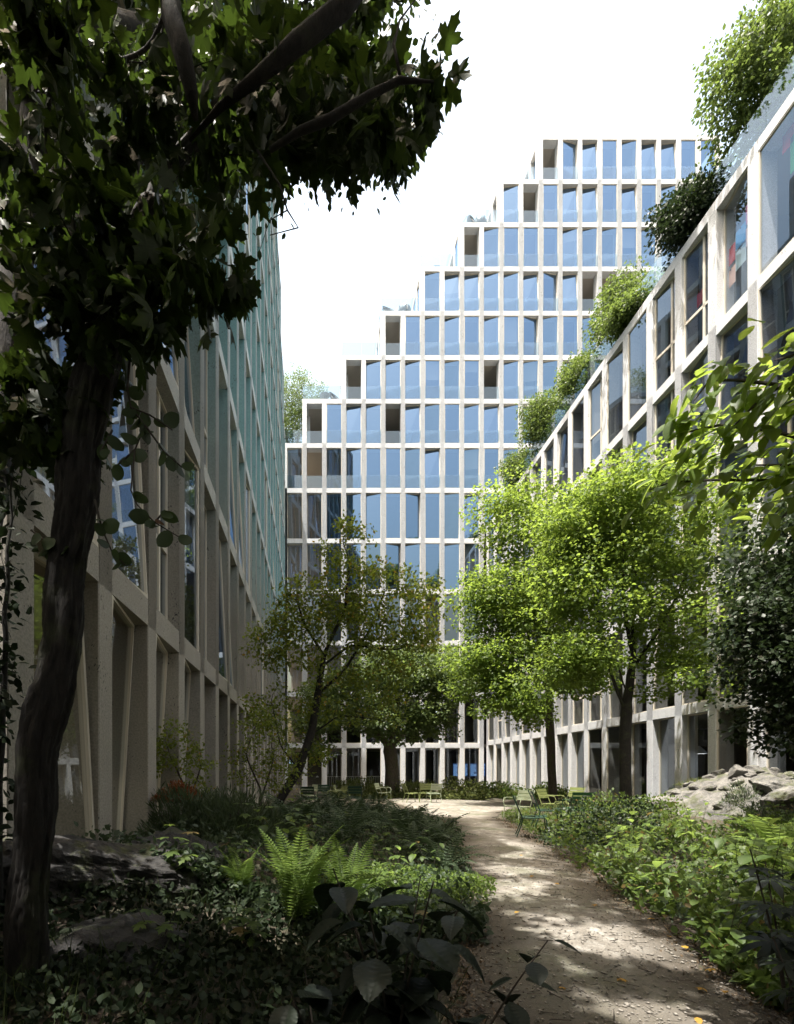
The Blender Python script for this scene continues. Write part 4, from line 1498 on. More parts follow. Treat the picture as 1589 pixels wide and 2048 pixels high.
# ---- roof gardens
zr = LV_RIGHT[-1]
roofs = [(15.5, 16.2, 5.6, 1.9, 'large bushy roof tree at the top right corner'), (14.9, 18.8, 2.3, 0.85, 'small dark roof tree overhanging the glass below the top right tree'), (15.7, 24.4, 4.6, 1.35, 'bright green roof tree in the middle of the garden'),
         (15.4, 27.6, 3.4, 1.0, 'second bright roof tree further along the garden'), (15.2, 31.4, 4.3, 1.4, 'loose dark roof tree near the far end'), (15.0, 34.9, 2.8, 1.0, 'last roof tree at the far end'),
         (14.9, 22.2, 1.3, 0.8, 'low roof shrub below the bright tree')]
for k, (x, y, hh, rw, lab) in enumerate(roofs):
    rng = np.random.default_rng(60 + k)
    ells = [((x - 0.3, y, zr + hh * 0.62), (rw, rw, hh * 0.40), 3), ((x - 0.8, y - 0.5, zr + hh * 0.45), (rw * 0.8, rw * 0.8, hh * 0.3), 1.5), ((x, y + 0.5, zr + hh * 0.32), (rw * 0.9, rw, hh * 0.3), 1.2), ((x - 0.9, y + 0.3, zr + hh * 0.75), (rw * 0.7, rw * 0.7, hh * 0.28), 1)]
    tree('roof_tree', lab + ' on the right building', 'tree', [[(x, y, zr - 0.05), (x - 0.1, y, zr + hh * 0.25), (x - 0.25, y, zr + hh * 0.5)]], ell_pts(ells, 520, rng), 0.2, 2.0, 0.3, 40, 0.07, M['bark'],
         M['roof_leaf'] if k in (0, 2, 3, 6) else M['dark_leaf'] if k == 1 else M['roof_leaf'], 8, 0.24, 0.12, tmpl=OVAL, seed=70 + k, thr=0.012, fill=(ell_pts(ells, 120, rng), 110, (0.36, 0.36, 0.2)), group='trees of the roof garden')
rng = np.random.default_rng(90)
x, y, zt = -1.5, D + 5.0, LV_FAR[6]
ells = [((x, y, zt + 6.9), (2.6, 2.4, 2.6), 2), ((x - 1.8, y, zt + 5.4), (1.6, 1.6, 2.2), 1), ((x + 1.6, y, zt + 5.6), (1.9, 1.6, 1.8), 1), ((x - 0.8, y - 0.6, zt + 3.9), (1.5, 1.4, 1.4), .7)]
tree('roof_tree', 'pale green tree on the lowest terrace of the stepped building beside the left building', 'tree', [[(x, y, zt - 0.02), (x, y, zt + 1.8), (x - 0.1, y, zt + 3.6)], [(x, y, zt + 1.5), (x - 0.9, y, zt + 3.4)]],
     ell_pts(ells, 700, rng), 0.3, 2.0, 0.36, 40, 0.16, M['bark_light'], M['grey_green'], 14, 0.3, 0.13, seed=91, thr=0.014, fill=(ell_pts(ells, 190, rng), 90, (0.42, 0.42, 0.3)))


# ------------------------------------------------------------------ low planting
def frond_mesh(name, L, mat, pairs=24, lw=0.16, e0=72, e1=-18, bend=0.0, seed=0, cheap=False):
    """One fern frond growing from the origin towards +Y, arching over."""
    r = random.Random(seed)
    vs, fs = [], []
    n = pairs + 4
    pts, dirs = [], []
    p = Vector((0, 0, 0))
    for i in range(n + 1):
        t = i / n
        el = math.radians(e0 + (e1 - e0) * t ** 1.15)
        d = Vector((bend * t, math.cos(el), math.sin(el))).normalized()
        pts.append(p.copy())
        dirs.append(d)
        p = p + d * (L / n)
    mb = MB()
    mb.tube(pts[::3] if cheap else pts[::2], [0.0042 * (1 - 0.8 * k / len(pts)) for k in range(len(pts[::3] if cheap else pts[::2]))], 3, cap=False)
    for i in range(4, n):
        t = (i - 4) / (n - 4)
        ln = lw * L * 1.15 * (math.sin(math.pi * (0.14 + 0.86 * t)) ** 0.75) * (1.05 - 0.55 * t) + 0.004
        d = dirs[i]
        side = d.cross(Vector((0, 0, 1)))
        side = side.normalized() if side.length > 1e-4 else Vector((1, 0, 0))
        up = side.cross(d).normalized()
        for s in (-1, 1):
            ax = (side * s + d * 0.28 + up * r.uniform(-.12, .1)).normalized()
            w = (L / n) * 0.46
            a = pts[i]
            m1 = a + ax * ln * 0.35 + d * w + up * 0.006
            m2 = a + ax * ln * 0.35 - d * w + up * 0.006
            tip = a + ax * ln - up * ln * 0.15 + d * 0.01
            k = len(mb.v)
            mb.v += [tuple(a), tuple(m1), tuple(tip), tuple(m2)]
            if s > 0: mb.f += [(k, k + 2, k + 1), (k, k + 3, k + 2)]
            else: mb.f += [(k, k + 1, k + 2), (k, k + 2, k + 3)]
    me = bpy.data.meshes.new(name)
    me.from_pydata(mb.v, [], mb.f)
    me.materials.append(mat)
    me.update()
    return me


fr_hero = [frond_mesh('fern_frond', 1.0, M['fern'], 30, 0.15, e0, e1, bd, s) for s, (e0, e1, bd) in enumerate(((80, 20, .1), (74, 0, -.15), (66, -22, .2), (84, 38, 0)))]


def fern(x, y, n, size, label, meshes, seed, lean=0.0, group=None):
    r = random.Random(seed)
    e = empty('fern', (x, y, h1(x, y) - 0.01), 0, label, 'fern', group)
    for k in range(n):
        a = 2 * math.pi * k / n + r.uniform(-.3, .3)
        o = link('frond', r.choice(meshes), e, (0.02 * math.cos(a), 0.02 * math.sin(a), 0), (r.uniform(-.1, .15) + lean, 0, a), size * r.uniform(.75, 1.08))
    return e


fern(-0.14, 3.80, 15, 0.86, 'large sunlit bright green fern in the middle of the left bed', fr_hero, 1)
fern(0.26, 4.15, 12, 0.80, 'second bright fern leaning right beside the largest fern', fr_hero, 2)
fern(-0.62, 4.2, 9, 0.5, 'small light green fern near the dark left rock', fr_hero, 3)
# dark fern thicket between clearing and hero ferns, one joined mesh each
def fern_mesh(name, n, mat, seed):
    r = random.Random(seed)
    mb = MB()
    base = [frond_mesh('frond', 1.0, mat, 15, 0.17, e0, e1, 0.1, s, True) for s, (e0, e1) in enumerate(((70, -10), (58, -25), (78, 10)))]
    for k in range(n):
        a = 2 * math.pi * k / n + r.uniform(-.3, .3)
        me = r.choice(base)
        mt = Matrix.Rotation(a, 4, 'Z') @ Matrix.Scale(r.uniform(.7, 1.1), 4)
        mb.raw([mt @ v.co for v in me.vertices], [tuple(p.vertices) for p in me.polygons])
    me = bpy.data.meshes.new(name)
    me.from_pydata(mb.v, [], mb.f)
    me.materials.append(mat)
    me.update()
    return me


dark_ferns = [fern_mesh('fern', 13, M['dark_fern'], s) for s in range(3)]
r = random.Random(77)
cnt = 0
spots = []
while cnt < 30:
    y = r.uniform(6.8, 14.2)
    x = r.uniform(-0.9, float(path_l(y)) - 0.25)
    if any((x - a) ** 2 + (y - c) ** 2 < 0.36 for a, c in spots): continue
    spots.append((x, y))
    o = link('fern', r.choice(dark_ferns), None, (x, y, h1(x, y) - 0.02), (0, 0, r.uniform(0, 6.28)), r.uniform(0.75, 1.1))
    tag(o, 'dark shaded fern of the thicket between the sunlit fern and the clearing', 'fern', 'dark ferns of the thicket')
    cnt += 1
light_ferns = [fern_mesh('fern', 12, M['fern'], s + 10) for s in range(2)]
for k, (x, y, s) in enumerate(((6.1, 6.4, 1.0), (5.5, 5.6, .9), (6.8, 7.3, 1.0), (5.0, 5.0, .8), (7.6, 8.3, .9), (4.4, 4.2, .7), (6.6, 5.9, 1.0), (3.95, 3.6, .6))):
    o = link('fern', light_ferns[k % 2], None, (x, y, h1(x, y) - 0.02), (0, 0, k * 1.3), s)
    tag(o, 'light green fern among the undergrowth right of the path', 'fern', 'light ferns right of the path')


def broad_plant(x, y, hgt_, n, leafme, label, seed, stems=3, ls=0.1, lean=(0, 0), name='leafy_plant', cat='plant', group=None, stem_r=0.004, droop=-0.35):
    """Stems with opposite pairs of leaves; every leaf is a part."""
    r = random.Random(seed)
    e = empty(name, (x, y, h1(x, y) - 0.01), 0, label, cat, group)
    mb = MB()
    per = max(1, n // stems)
    spots = []
    for s in range(stems):
        a = 2 * math.pi * s / stems + r.uniform(-.4, .4)
        sp = r.uniform(.18, .42) * hgt_
        hh = hgt_ * r.uniform(.75, 1.0)
        pts = []
        for k in range(7):
            t = k / 6
            pts.append(Vector((math.cos(a) * sp * t ** 1.3 + lean[0] * t, math.sin(a) * sp * t ** 1.3 + lean[1] * t, hh * t)))
        mb.tube(pts, [stem_r * (1 - .6 * k / 6) for k in range(7)], 5)
        for k in range(per):
            t = 0.25 + 0.75 * (k // 2 + 1) / (per / 2 + 0.5)
            t = min(t, 0.999)
            f = t * 6
            p = pts[int(f)].lerp(pts[min(6, int(f) + 1)], f - int(f))
            aa = (k // 2) * 1.57 + (k % 2) * math.pi + a + r.uniform(-.35, .35)
            spots.append((p, aa, t))
    mb.build('stem', M['twig'], e)
    for p, aa, t in spots:
        d = Vector((math.cos(aa), math.sin(aa), droop + 0.55 * (t - .6) + r.uniform(-.2, .2)))
        place_leaf('leaf', r.choice(leafme), e, p + Vector((math.cos(aa), math.sin(aa), 0.1)) * 0.15 * ls, d, Vector((-.35 * math.cos(aa), -.35 * math.sin(aa), 1)), ls * r.uniform(.7, 1.15) * (1.1 - .3 * t), (0, 0, 0))
    return e


def veined_leaf(name, mat, curl, fold, seed):
    """Toothed leaf with a creased midrib and raised side veins running to the edge."""
    r = random.Random(seed)
    rows = 36
    vs, fs = [], []
    cols_ = (-1, -.8, -.55, -.28, 0, .28, .55, .8, 1)
    for i in range(rows + 1):
        t = i / rows
        w = 0.36 * (math.sin(math.pi * min(1, 0.05 + 0.95 * t)) ** 0.75) * (1.15 - 0.4 * t)
        if i == rows: w = 0.003
        for c_ in cols_:
            ed = abs(c_)
            ww = w + (0.016 if i % 3 == 1 else 0) * (ed == 1) * (0 < i < rows)
            ty = t + 0.10 * ed * (1 - t)
            ph = (t - 0.22 * ed) * 9.0
            z = -curl * t * t + fold * ed * w * 1.6 - 0.35 * (ed * w) ** 2 + 0.014 * (math.cos(2 * math.pi * ph)) * min(1, ed * 3) * (ed < 1) + (-0.012 if ed == 0 else 0) + r.uniform(-.003, .003)
            vs.append((c_ * ww, ty, z))
    n = len(cols_)
    for i in range(rows):
        for k in range(n - 1):
            a = i * n + k
            fs.append((a, a + 1, a + n + 1, a + n))
    return mesh_np(name, np.array(vs), np.array(fs), mat, smooth=True)


hyd = [veined_leaf('dark_shrub_leaf', M['big_leaf'], c_, f_, s_) for s_, (c_, f_) in enumerate(((0.2, 0.12), (0.38, 0.22), (0.55, 0.15), (0.3, 0.3)))]
hx, hy = 0.36, 2.28
broad_plant(hx, hy, 1.0, 48, hyd, 'dark big-leaved shrub with toothed leaves, largest at the bottom beside the path', 3, stems=6, ls=0.235, name='big_leaved_shrub', cat='shrub', stem_r=0.008, droop=-0.3)
broad_plant(0.74, 2.34, 0.82, 9, hyd, 'single tall dark stem with toothed leaves overhanging the path edge', 8, stems=1, ls=0.17, name='big_leaved_shrub', cat='shrub', stem_r=0.007, lean=(.0, 0))
broad_plant(0.02, 2.2, 0.6, 20, hyd, 'low dark big-leaved shrub at the bottom left of the larger one', 9, stems=3, ls=0.22, name='big_leaved_shrub', cat='shrub', stem_r=0.007)
broad_plant(0.62, 2.10, 0.42, 14, hyd, 'low dark toothed-leaf shrub at the very bottom edge by the path', 10, stems=3, ls=0.2, name='big_leaved_shrub', cat='shrub', stem_r=0.007)

# palmate dark shrub at the lower right
def palm_mesh(name, mat):
    vs, fs = [(0, 0, 0)], []
    lob = 7
    for k in range(lob):
        a = math.radians(-125 + 250 * k / (lob - 1))
        L = 1.0 - 0.28 * abs(k - 3) / 3
        for (rr_, w, z) in ((0.32, 0.10, -0.01), (0.62, 0.13, -0.05), (1.0, 0.0, -0.22)):
            for s in ((-1, 1) if w else (0,)):
                vs.append((math.sin(a) * L * rr_ + math.cos(a) * w * s * L, math.cos(a) * L * rr_ - math.sin(a) * w * s * L, z * L + (0.02 if s else 0)))
        i = 1 + k * 5
        fs += [(0, i + 1, i), (i, i + 1, i + 3), (i, i + 3, i + 2), (i + 2, i + 3, i + 4)]
    return mesh_np(name, np.array(vs), np.array(fs), mat)


pal = [palm_mesh('palmate_leaf', M['big_leaf'])]
broad_plant(2.72, 2.85, 1.02, 24, pal, 'dark shrub with large fingered leaves in the lower right corner', 21, stems=4, ls=0.20, name='palmate_shrub', cat='shrub', stem_r=0.008, droop=-0.35)
broad_plant(2.45, 2.45, 0.60, 16, pal, 'low dark fingered-leaf shrub at the bottom right corner', 22, stems=3, ls=0.18, name='palmate_shrub', cat='shrub', stem_r=0.008, droop=-0.35)

nettle = [big_leaf_mesh('plant_leaf', M['fern'], 8, 0.32, 0.03, c, .15, .01) for c in (.15, .4)]
nettle_d = [big_leaf_mesh('plant_leaf', M['cover'], 8, 0.34, 0.03, c, .15, .01) for c in (.15, .4)]
maple_small = [mesh_np('plant_leaf', *maple_tmpl(.3), M['cover'])]
plants = [(3.7, 6.0, .62, 16, nettle, 'pale sunlit leafy plant at the right edge of the path', .15), (4.35, 6.7, .7, 14, nettle, 'leafy plant behind the pale one at the path edge', .15),
          (5.3, 6.9, .8, 16, nettle, 'tall light leafy plant in the middle of the right bed', .17), (5.9, 8.4, .85, 14, nettle_d, 'broad-leaved plant below the pale rocks', .16), (4.1, 5.2, .5, 14, nettle_d, 'low leafy plant on the right bank nearest the path bend', .12),
          (-0.15, 6.2, .75, 16, maple_small, 'young lobed-leaf plant standing among the dark ferns on the left', .15), (-0.5, 7.2, .95, 14, maple_small, 'tall lobed-leaf seedling left of the dark fern thicket', .14),
          (1.05, 5.9, .55, 16, nettle, 'bright leafy plant between the ferns and the path', .12), (0.7, 5.4, .5, 14, nettle, 'low bright leafy plant behind the dark shrub', .12), (-0.75, 5.9, .6, 12, maple_small, 'lobed-leaf plant beside the left rock', .15),
          (1.5, 6.4, .5, 14, nettle_d, 'leafy plant at the left edge of the path', .11), (-0.45, 3.3, .4, 14, maple_small, 'dark lobed-leaf plant low in the left foreground', .13), (-0.95, 3.0, .35, 12, maple_small, 'dark lobed-leaf plant at the foot of the foreground trunk', .13),
          (7.4, 7.6, .8, 14, nettle_d, 'broad-leaved plant at the right edge of the bed', .15), (4.9, 9.2, .6, 12, nettle_d, 'leafy plant at the foot of the green shrub by the chairs', .12)]
for k, (x, y, hh, n, me, lab, ls) in enumerate(plants):
    broad_plant(x, y, hh, n, me, lab, 100 + k, stems=2 if n < 15 else 3, ls=ls)


r = random.Random(31)
done = []
while len(done) < 30:
    y = r.uniform(3.6, 9.0)
    x = float(path_r(y)) + 0.1 + r.random() ** 1.6 * (1.2 + (y - 3.0) * 0.95)
    if any((x - p[0]) ** 2 + (y - p[1]) ** 2 < 0.12 for p in done): continue
    done.append((x, y))
    broad_plant(x, y, r.uniform(.5, 1.05), 16, r.choice((nettle, nettle, nettle_d)), 'light green leafy plant standing in the undergrowth right of the path', 300 + len(done), stems=3, ls=r.uniform(.12, .23), group='leafy plants right of the path')
done = []
while len(done) < 16:
    y = r.uniform(3.6, 8.0)
    x = r.uniform(-1.2, float(path_l(y)) - 0.25)
    if any((x - p[0]) ** 2 + (y - p[1]) ** 2 < 0.2 for p in done) or (x + 0.1) ** 2 + (y - 3.9) ** 2 < 0.5: continue
    done.append((x, y))
    broad_plant(x, y, r.uniform(.3, .6), 14, r.choice((nettle_d, maple_small)), 'leafy plant among the ferns of the left bed', 400 + len(done), stems=2, ls=r.uniform(.10, .15), group='leafy plants in the left bed')


def scatter_cover(name, area, n, size, hmax, mat, tmpl, seed, kind='stuff', flat=0.7, clump=0.6):
    rng = np.random.default_rng(seed)
    x, y = area(rng, n)
    z = hgt(x, y)
    if clump > 0.8:      # open dark gaps between the clumps
        q_ = np.sin(x * 3.3 + np.sin(y * 2.1) * 1.5) * np.sin(y * 3.0 + np.cos(x * 1.7) * 1.5)
        k_ = rng.random(n if len(x) == n else len(x)) < 0.35 + 0.75 * np.clip(q_ + 0.35, 0, 1)
        x, y, z = x[k_], y[k_], z[k_]
    cl = 0.5 + 0.5 * np.sin(x * 2.1 + np.sin(y * 1.3) * 2) * np.sin(y * 1.9 + x * 0.7)
    hh = hmax * (1 - clump + clump * cl) * rng.random(len(x)) ** 0.7
    pos = np.stack([x, y, z + hh], 1)
    dirs = unit(rng.normal(size=(len(x), 3)) + np.array([0, 0, 0.1]))
    nrm = unit(np.array([0, 0, 1.0]) * flat + rng.normal(0, 0.45, (len(x), 3)))
    V, F = leaf_geo(tmpl, pos, dirs, nrm, size * (0.55 + 0.8 * rng.random(len(x))))
    return tag(link(name, mesh_np(name, V, F, mat)), kind=kind)


def area_right(y0, y1, wide, off=0.05, pw=1.6):
    def f(rng, n):
        y = y0 + (y1 - y0) * rng.random(n) ** pw
        x = path_r(y) + off + wide * (0.4 + 0.6 * (y - y0) / (y1 - y0)) * rng.random(n) ** 1.15
        k = x < XR - 0.3
        return x[k], y[k]
    return f


def area_left(y0, y1, xmin=-2.25, off=0.05, pw=1.5):
    def f(rng, n):
        y = y0 + (y1 - y0) * rng.random(n) ** pw
        xr = path_l(y) - off
        x = xr - (xr - xmin) * rng.random(n) ** 1.1
        return x, y
    return f


scatter_cover('undergrowth', area_right(2.9, 9.2, 6.0, 0.0), 21000, 0.07, 0.72, M['cover'], OVAL, 1, clump=0.9)
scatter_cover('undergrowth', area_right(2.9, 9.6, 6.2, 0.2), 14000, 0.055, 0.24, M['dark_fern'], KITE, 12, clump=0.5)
scatter_cover('ground_cover', area_right(9.5, 19, 7.0, 0.2, 1.0), 16000, 0.06, 0.16, M['cover'], KITE, 2)
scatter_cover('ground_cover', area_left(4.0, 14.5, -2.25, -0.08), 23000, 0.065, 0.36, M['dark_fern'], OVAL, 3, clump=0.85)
scatter_cover('ivy', area_left(1.6, 4.4, -2.2, 0.2, 1.0), 12000, 0.055, 0.18, M['ivy'], OVAL, 4)


def area_blob(cx, cy, rx, ry):
    def f(rng, n):
        a, q_ = rng.random(n) * 6.2832, np.sqrt(rng.random(n))
        return cx + rx * q_ * np.cos(a), cy + ry * q_ * np.sin(a)
    return f


def area_edge(y0, y1):
    def f(rng, n):
        y = y0 + (y1 - y0) * rng.random(n) ** 1.5
        s = rng.random(n) < 0.5
        d = np.abs(rng.normal(0, 0.2, n))
        return np.where(s, path_l(y) + d - 0.15, path_r(y) - d + 0.15), y
    return f


scatter_cover('ground_cover', area_blob(1.25, 5.6, 0.75, 0.75), 3600, 0.055, 0.28, M['fern'], KITE, 5)
scatter_cover('ground_cover', area_blob(0.45, 4.6, 0.8, 0.5), 2600, 0.055, 0.2, M['cover'], OVAL, 7)
scatter_cover('leaf_litter', area_edge(2.4, 15), 9000, 0.026, 0.01, M['litter'], OVAL, 6, flat=1.6, clump=0)
# grass blades
rng = np.random.default_rng(9)
n = 1100
x, y = area_left(2.0, 6.0, -1.6, 0.1)(rng, n)
pos = np.stack([x, y, hgt(x, y) - 0.01], 1)
dirs = unit(rng.normal(0, 0.45, (n, 3)) + np.array([0, 0, 1.0]))
BLADE = T([(-0.012, 0, 0), (0.012, 0, 0), (0.009, 0.55, 0.05), (-0.009, 0.55, 0.05), (0.0, 1.0, 0.22)], [(0, 1, 2), (0, 2, 3), (3, 2, 4)])
V, F = leaf_geo(BLADE, pos, dirs, rng.normal(size=(n, 3)), 0.24 * (0.5 + rng.random(n)))
tag(link('grass', mesh_np('grass', V, F, M['grass'])), kind='stuff')


def shrub(x, y, rx, ry, hz, n, mat, label, seed, tmpl=OVAL, size=0.07, name='shrub', cat='shrub', group=None, upright=0.3, z0=None):
    rng = np.random.default_rng(seed)
    zz = h1(x, y) if z0 is None else z0
    e = empty(name, (x, y, zz - 0.02), 0, label, cat, group)
    v = unit(rng.normal(size=(n, 3)))
    v[:, 2] = np.abs(v[:, 2])
    lump = 1 + 0.22 * np.sin(v[:, 0] * 5 + seed) * np.cos(v[:, 1] * 4.3 + seed * 2) + 0.12 * np.sin(v[:, 2] * 9)
    rad_ = rng.random((n, 1)) ** 0.35
    pos = v * rad_ * lump[:, None] * np.array([rx, ry, hz])
    dirs = unit(v * 0.8 + rng.normal(0, 0.5, (n, 3)) + np.array([0, 0, upright]))
    nrm = unit(np.array([0, 0, 0.8]) + v * 0.4 + rng.normal(0, 0.5, (n, 3)))
    V, F = leaf_geo(tmpl, pos, dirs, nrm, size * (0.6 + 0.7 * rng.random(n)))
    link('foliage', mesh_np('foliage', V, F, mat), e)
    mb = MB()
    for k in range(9):
        a = k * 2.4
        rr_ = (0.25 + 0.6 * ((k * 37) % 10) / 10)
        mb.tube([(0, 0, -0.05), (math.cos(a) * rx * rr_ * .45, math.sin(a) * ry * rr_ * .45, hz * .45), (math.cos(a) * rx * rr_ * .9, math.sin(a) * ry * rr_ * .9, hz * (.95 - .4 * rr_))], [.012, .008, .003], 5)
    mb.build('stem', M['twig'], e)
    return e


shrub(5.6, 9.4, 1.25, 0.9, 0.8, 4600, M['dark_leaf'], 'dark green rounded shrub right of the chairs', 1, size=.06)
shrub(6.6, 10.5, 1.3, 0.8, 0.75, 4600, M['cover'], 'green shrub at the foot of the forked tree', 2, size=.06)
shrub(8.2, 8.9, 0.6, 0.5, 0.42, 1500, M['rosemary'], 'wiry grey-green shrub in front of the pale rocks', 3, NEEDLE, .14)
shrub(11.3, 10.6, 0.75, 0.6, 0.5, 2600, M['olive'], 'mossy yellow-green cushion on top of the rocks at the right edge', 4, NEEDLE, .09, name='cushion_plant', cat='plant', z0=h1(11.3, 10.6) + 0.15)
shrub(10.0, 12.6, 0.6, 0.45, 0.2, 1300, M['olive'], 'small mossy cushion on the crest of the rocks', 5, NEEDLE, .07, name='cushion_plant', cat='plant', z0=h1(10.0, 12.6) + 0.12)
for k, (x, y, rx, hz, lab) in enumerate(((9.2, 10.6, .45, .4, 'wiry green tuft growing between the boulders at the left of the rock pile'), (10.6, 10.2, .5, .5, 'wiry green tuft growing in the middle of the rock pile'), (9.9, 9.7, .6, .45, 'leafy green tuft at the foot of the rock pile'))):
    shrub(x, y, rx, rx * .7, hz, 900, (M['rosemary'], M['olive'], M['cover'])[k], lab, 40 + k, NEEDLE if k < 2 else OVAL, .11 if k < 2 else .07, name='tuft', cat='plant')
for k, (x, y, rx, hz, lab) in enumerate(((-1.75, 6.6, .55, .62, 'dark needle-leaved shrub against the left building'), (-1.1, 6.5, .6, .55, 'dark needle-leaved shrub right of the one against the left building'), (-1.5, 7.6, .7, .6, 'needle-leaved shrub behind the two dark ones on the left'), (-0.75, 7.3, .4, .4, 'small needle-leaved shrub beside the lobed seedling'))):
    shrub(x, y, rx, rx * .8, hz, 3000, M['rosemary'], lab, 20 + k, NEEDLE, .13, upright=.7)
for k, (x, y, rx, hz, lab, z0) in enumerate(((-2.0, 7.2, .32, .22, 'rust-red tuft of leaves in front of a bay of the left building', 1.0), (-1.75, 8.9, .6, .32, 'rust-red low shrub under the small open bush', None), (-1.3, 9.4, .5, .28, 'rust-red low shrub next to the leaning tree foot', None))):
    shrub(x, y, rx, rx * .7, hz, 1500, M['red_leaf'], lab, 30 + k, KITE, .06, name='red_shrub', z0=z0)
for k, (x, y, rx, hz, n, lab) in enumerate(((2.2, 27.0, 1.5, .95, 3600, 'pale low shrub bed left of the armchair by the far facade'), (3.2, 25.8, .9, .7, 2000, 'low shrub round the foot of the grey-green tree'), (5.4, 26.4, 1.3, .85, 3000, 'pale shrub behind the three far chairs'),
                                             (7.6, 25.6, 1.6, .95, 3800, 'pale yellow-green shrub right of the three far chairs'), (9.8, 26.4, 1.7, .8, 3400, 'green shrub where the far and right buildings meet'), (11.8, 25.0, 1.3, .7, 2600, 'green low shrub along the right building behind the trees'))):
    shrub(x, y, rx, 0.9, hz, n, M['hedge'] if k < 4 else M['cover'], lab, 50 + k, OVAL, .11)
shrub(0.55, 16.2, .5, .4, .3, 1300, M['lime'], 'small vivid green plant in front of the left group of chairs', 58, OVAL, .07)

# ------------------------------------------------------------------ rocks
def mat_rock(name, c1, c2, moss, scale=3.0):
    m, n, l, b = mat_new(name)
    pos = world_pos(n)
    a = noise(n, l, scale, 8, 0.68, pos, 0.3)
    f = noise(n, l, scale * 9, 6, 0.7, pos)
    rp = ramp(n, [(0.32, c1), (0.66, c2)])
    l.new(a.outputs['Fac'], rp.inputs[0])
    rf = ramp(n, [(0.35, 0.5), (0.65, 1.15)])
    l.new(f.outputs['Fac'], rf.inputs[0])
    col = mixc(n, l, 0.85, rp.outputs[0], rf.outputs[0], 'MULTIPLY')
    if moss:
        g_ = noise(n, l, scale * 0.8, 5, 0.65, pos)
        rm = ramp(n, [(0.52, 0.0), (0.62, moss)])
        l.new(g_.outputs['Fac'], rm.inputs[0])
        col = mixc(n, l, rm.outputs[0], col, (0.045, 0.055, 0.012))
    l.new(col, b.inputs['Base Color'])
    b.inputs['Roughness'].default_value = 0.88
    bp = n.new('ShaderNodeBump')
    bp.inputs['Strength'].default_value = 0.9
    bp.inputs['Distance'].default_value = 0.03
    ad = n.new('ShaderNodeMath')
    ad.operation = 'ADD'
    l.new(a.outputs['Fac'], ad.inputs[0])
    l.new(f.outputs['Fac'], ad.inputs[1])
    l.new(ad.outputs[0], bp.inputs['Height'])
    l.new(bp.outputs[0], b.inputs['Normal'])
    return m


M['rock_dark'] = mat_rock('dark_mossy_rock', (0.010, 0.0095, 0.009), (0.055, 0.052, 0.05), 0.7, 5.0)
M['rock_pale'] = mat_rock('pale_limestone', (0.045, 0.044, 0.042), (0.21, 0.205, 0.19), 0.7)
from mathutils import noise as mnoise


def rock_mesh(name, seed, mat, sub=3, sx=1, sy=1, sz=0.7, planes=9, rough=0.10):
    """A boulder: ball cut by random planes, then roughened."""
    r = random.Random(seed)
    bm = bmesh.new()
    bmesh.ops.create_icosphere(bm, subdivisions=sub, radius=1.0)
    cuts = []
    for k in range(planes):
        n_ = Vector((r.gauss(0, 1), r.gauss(0, 1), r.gauss(0, .8))).normalized()
        cuts.append((n_, r.uniform(0.55, 0.85)))
    off = Vector((seed * 3.1, seed * 1.7, seed))
    for v in bm.verts:
        p = v.co.copy()
        for n_, d in cuts:
            e = p.dot(n_) - d
            if e > 0: p -= n_ * e * 0.92
        nn = mnoise.fractal(p * 1.8 + off, 0.8, 2.0, 6)
        lay = mnoise.noise(Vector((p.x * 1.2, p.y * 1.2, p.z * 7)) + off)
        p *= 1 + rough * nn + rough * 0.35 * lay
        v.co = Vector((p.x * sx, p.y * sy, p.z * sz))
    me = bpy.data.meshes.new(name)
    bm.to_mesh(me)
    bm.free()
    me.materials.append(mat)
    return me


def big_rock(name, label, pts, mat, seed):
    e = None
    return e


# left outcrop: two slabs leaning on each other
o = link('rock', rock_mesh('rock', 3, M['rock_dark'], 6, 1.05, 1.0, 0.46, 8, 0.16), None, (-1.75, 4.15, 0.42), (0.12, 0.28, 0.5))
tag(o, 'large dark mossy rock slab behind the foreground trunk', 'rock')
o = link('rock', rock_mesh('rock', 5, M['rock_dark'], 6, 0.95, 0.5, 0.34, 8, 0.16), None, (-1.22, 4.75, 0.36), (0.1, 0.42, -0.55))
tag(o, 'tilted narrow dark rock overhanging right of the large slab', 'rock')
o = link('rock', rock_mesh('rock', 6, M['rock_dark'], 5, 0.7, 0.6, 0.34, 8, 0.16), None, (-1.3, 3.15, 0.16), (0.05, 0.2, 0.2))
tag(o, 'low dark mossy rock at the foot of the foreground trunk', 'rock')
# right outcrop
rk = random.Random(4)
pale = [rock_mesh('boulder', 20 + k, M['rock_pale'], 4, 1, rk.uniform(.7, 1), rk.uniform(.55, .85), 11, 0.10) for k in range(7)]
# loose rubble base
gx2, gy2 = np.linspace(8.2, 13.6, 70), np.linspace(9.2, 14.2, 60)
def rub(x, y):
    z = hgt(x, y)
    nz = np.vectorize(lambda a, c: mnoise.fractal(Vector((a * 1.6, c * 1.6, 3.3)), 1.0, 2.1, 6))(x, y)
    w = np.exp(-(((x - 10.8) / 2.6) ** 2 + ((y - 11.6) / 2.2) ** 2) ** 2)
    return z + w * (0.30 + 0.22 * nz) - (1 - w) * 0.15
tag(link('rubble', grid_sheet('rubble', gx2, gy2, rub, M['rock_pale'])), kind='stuff')
big = [(P(1562, 1580, 10.4), 0.57, 'big pale angular boulder at the right edge of the rock pile'), (P(1360, 1598, 12.2), 0.49, 'pale squarish boulder at the left end of the rock pile'), (P(1425, 1578, 12.6), 0.51, 'pale boulder on the crest under the small mossy cushion'),
       (P(1590, 1612, 9.9), 0.54, 'pale boulder low at the right edge below the big one'), (P(1325, 1612, 12.0), 0.41, 'bluish shaded boulder at the far left end of the rock pile'), (P(1510, 1592, 11.0), 0.41, 'flat pale boulder left of the big angular one')]
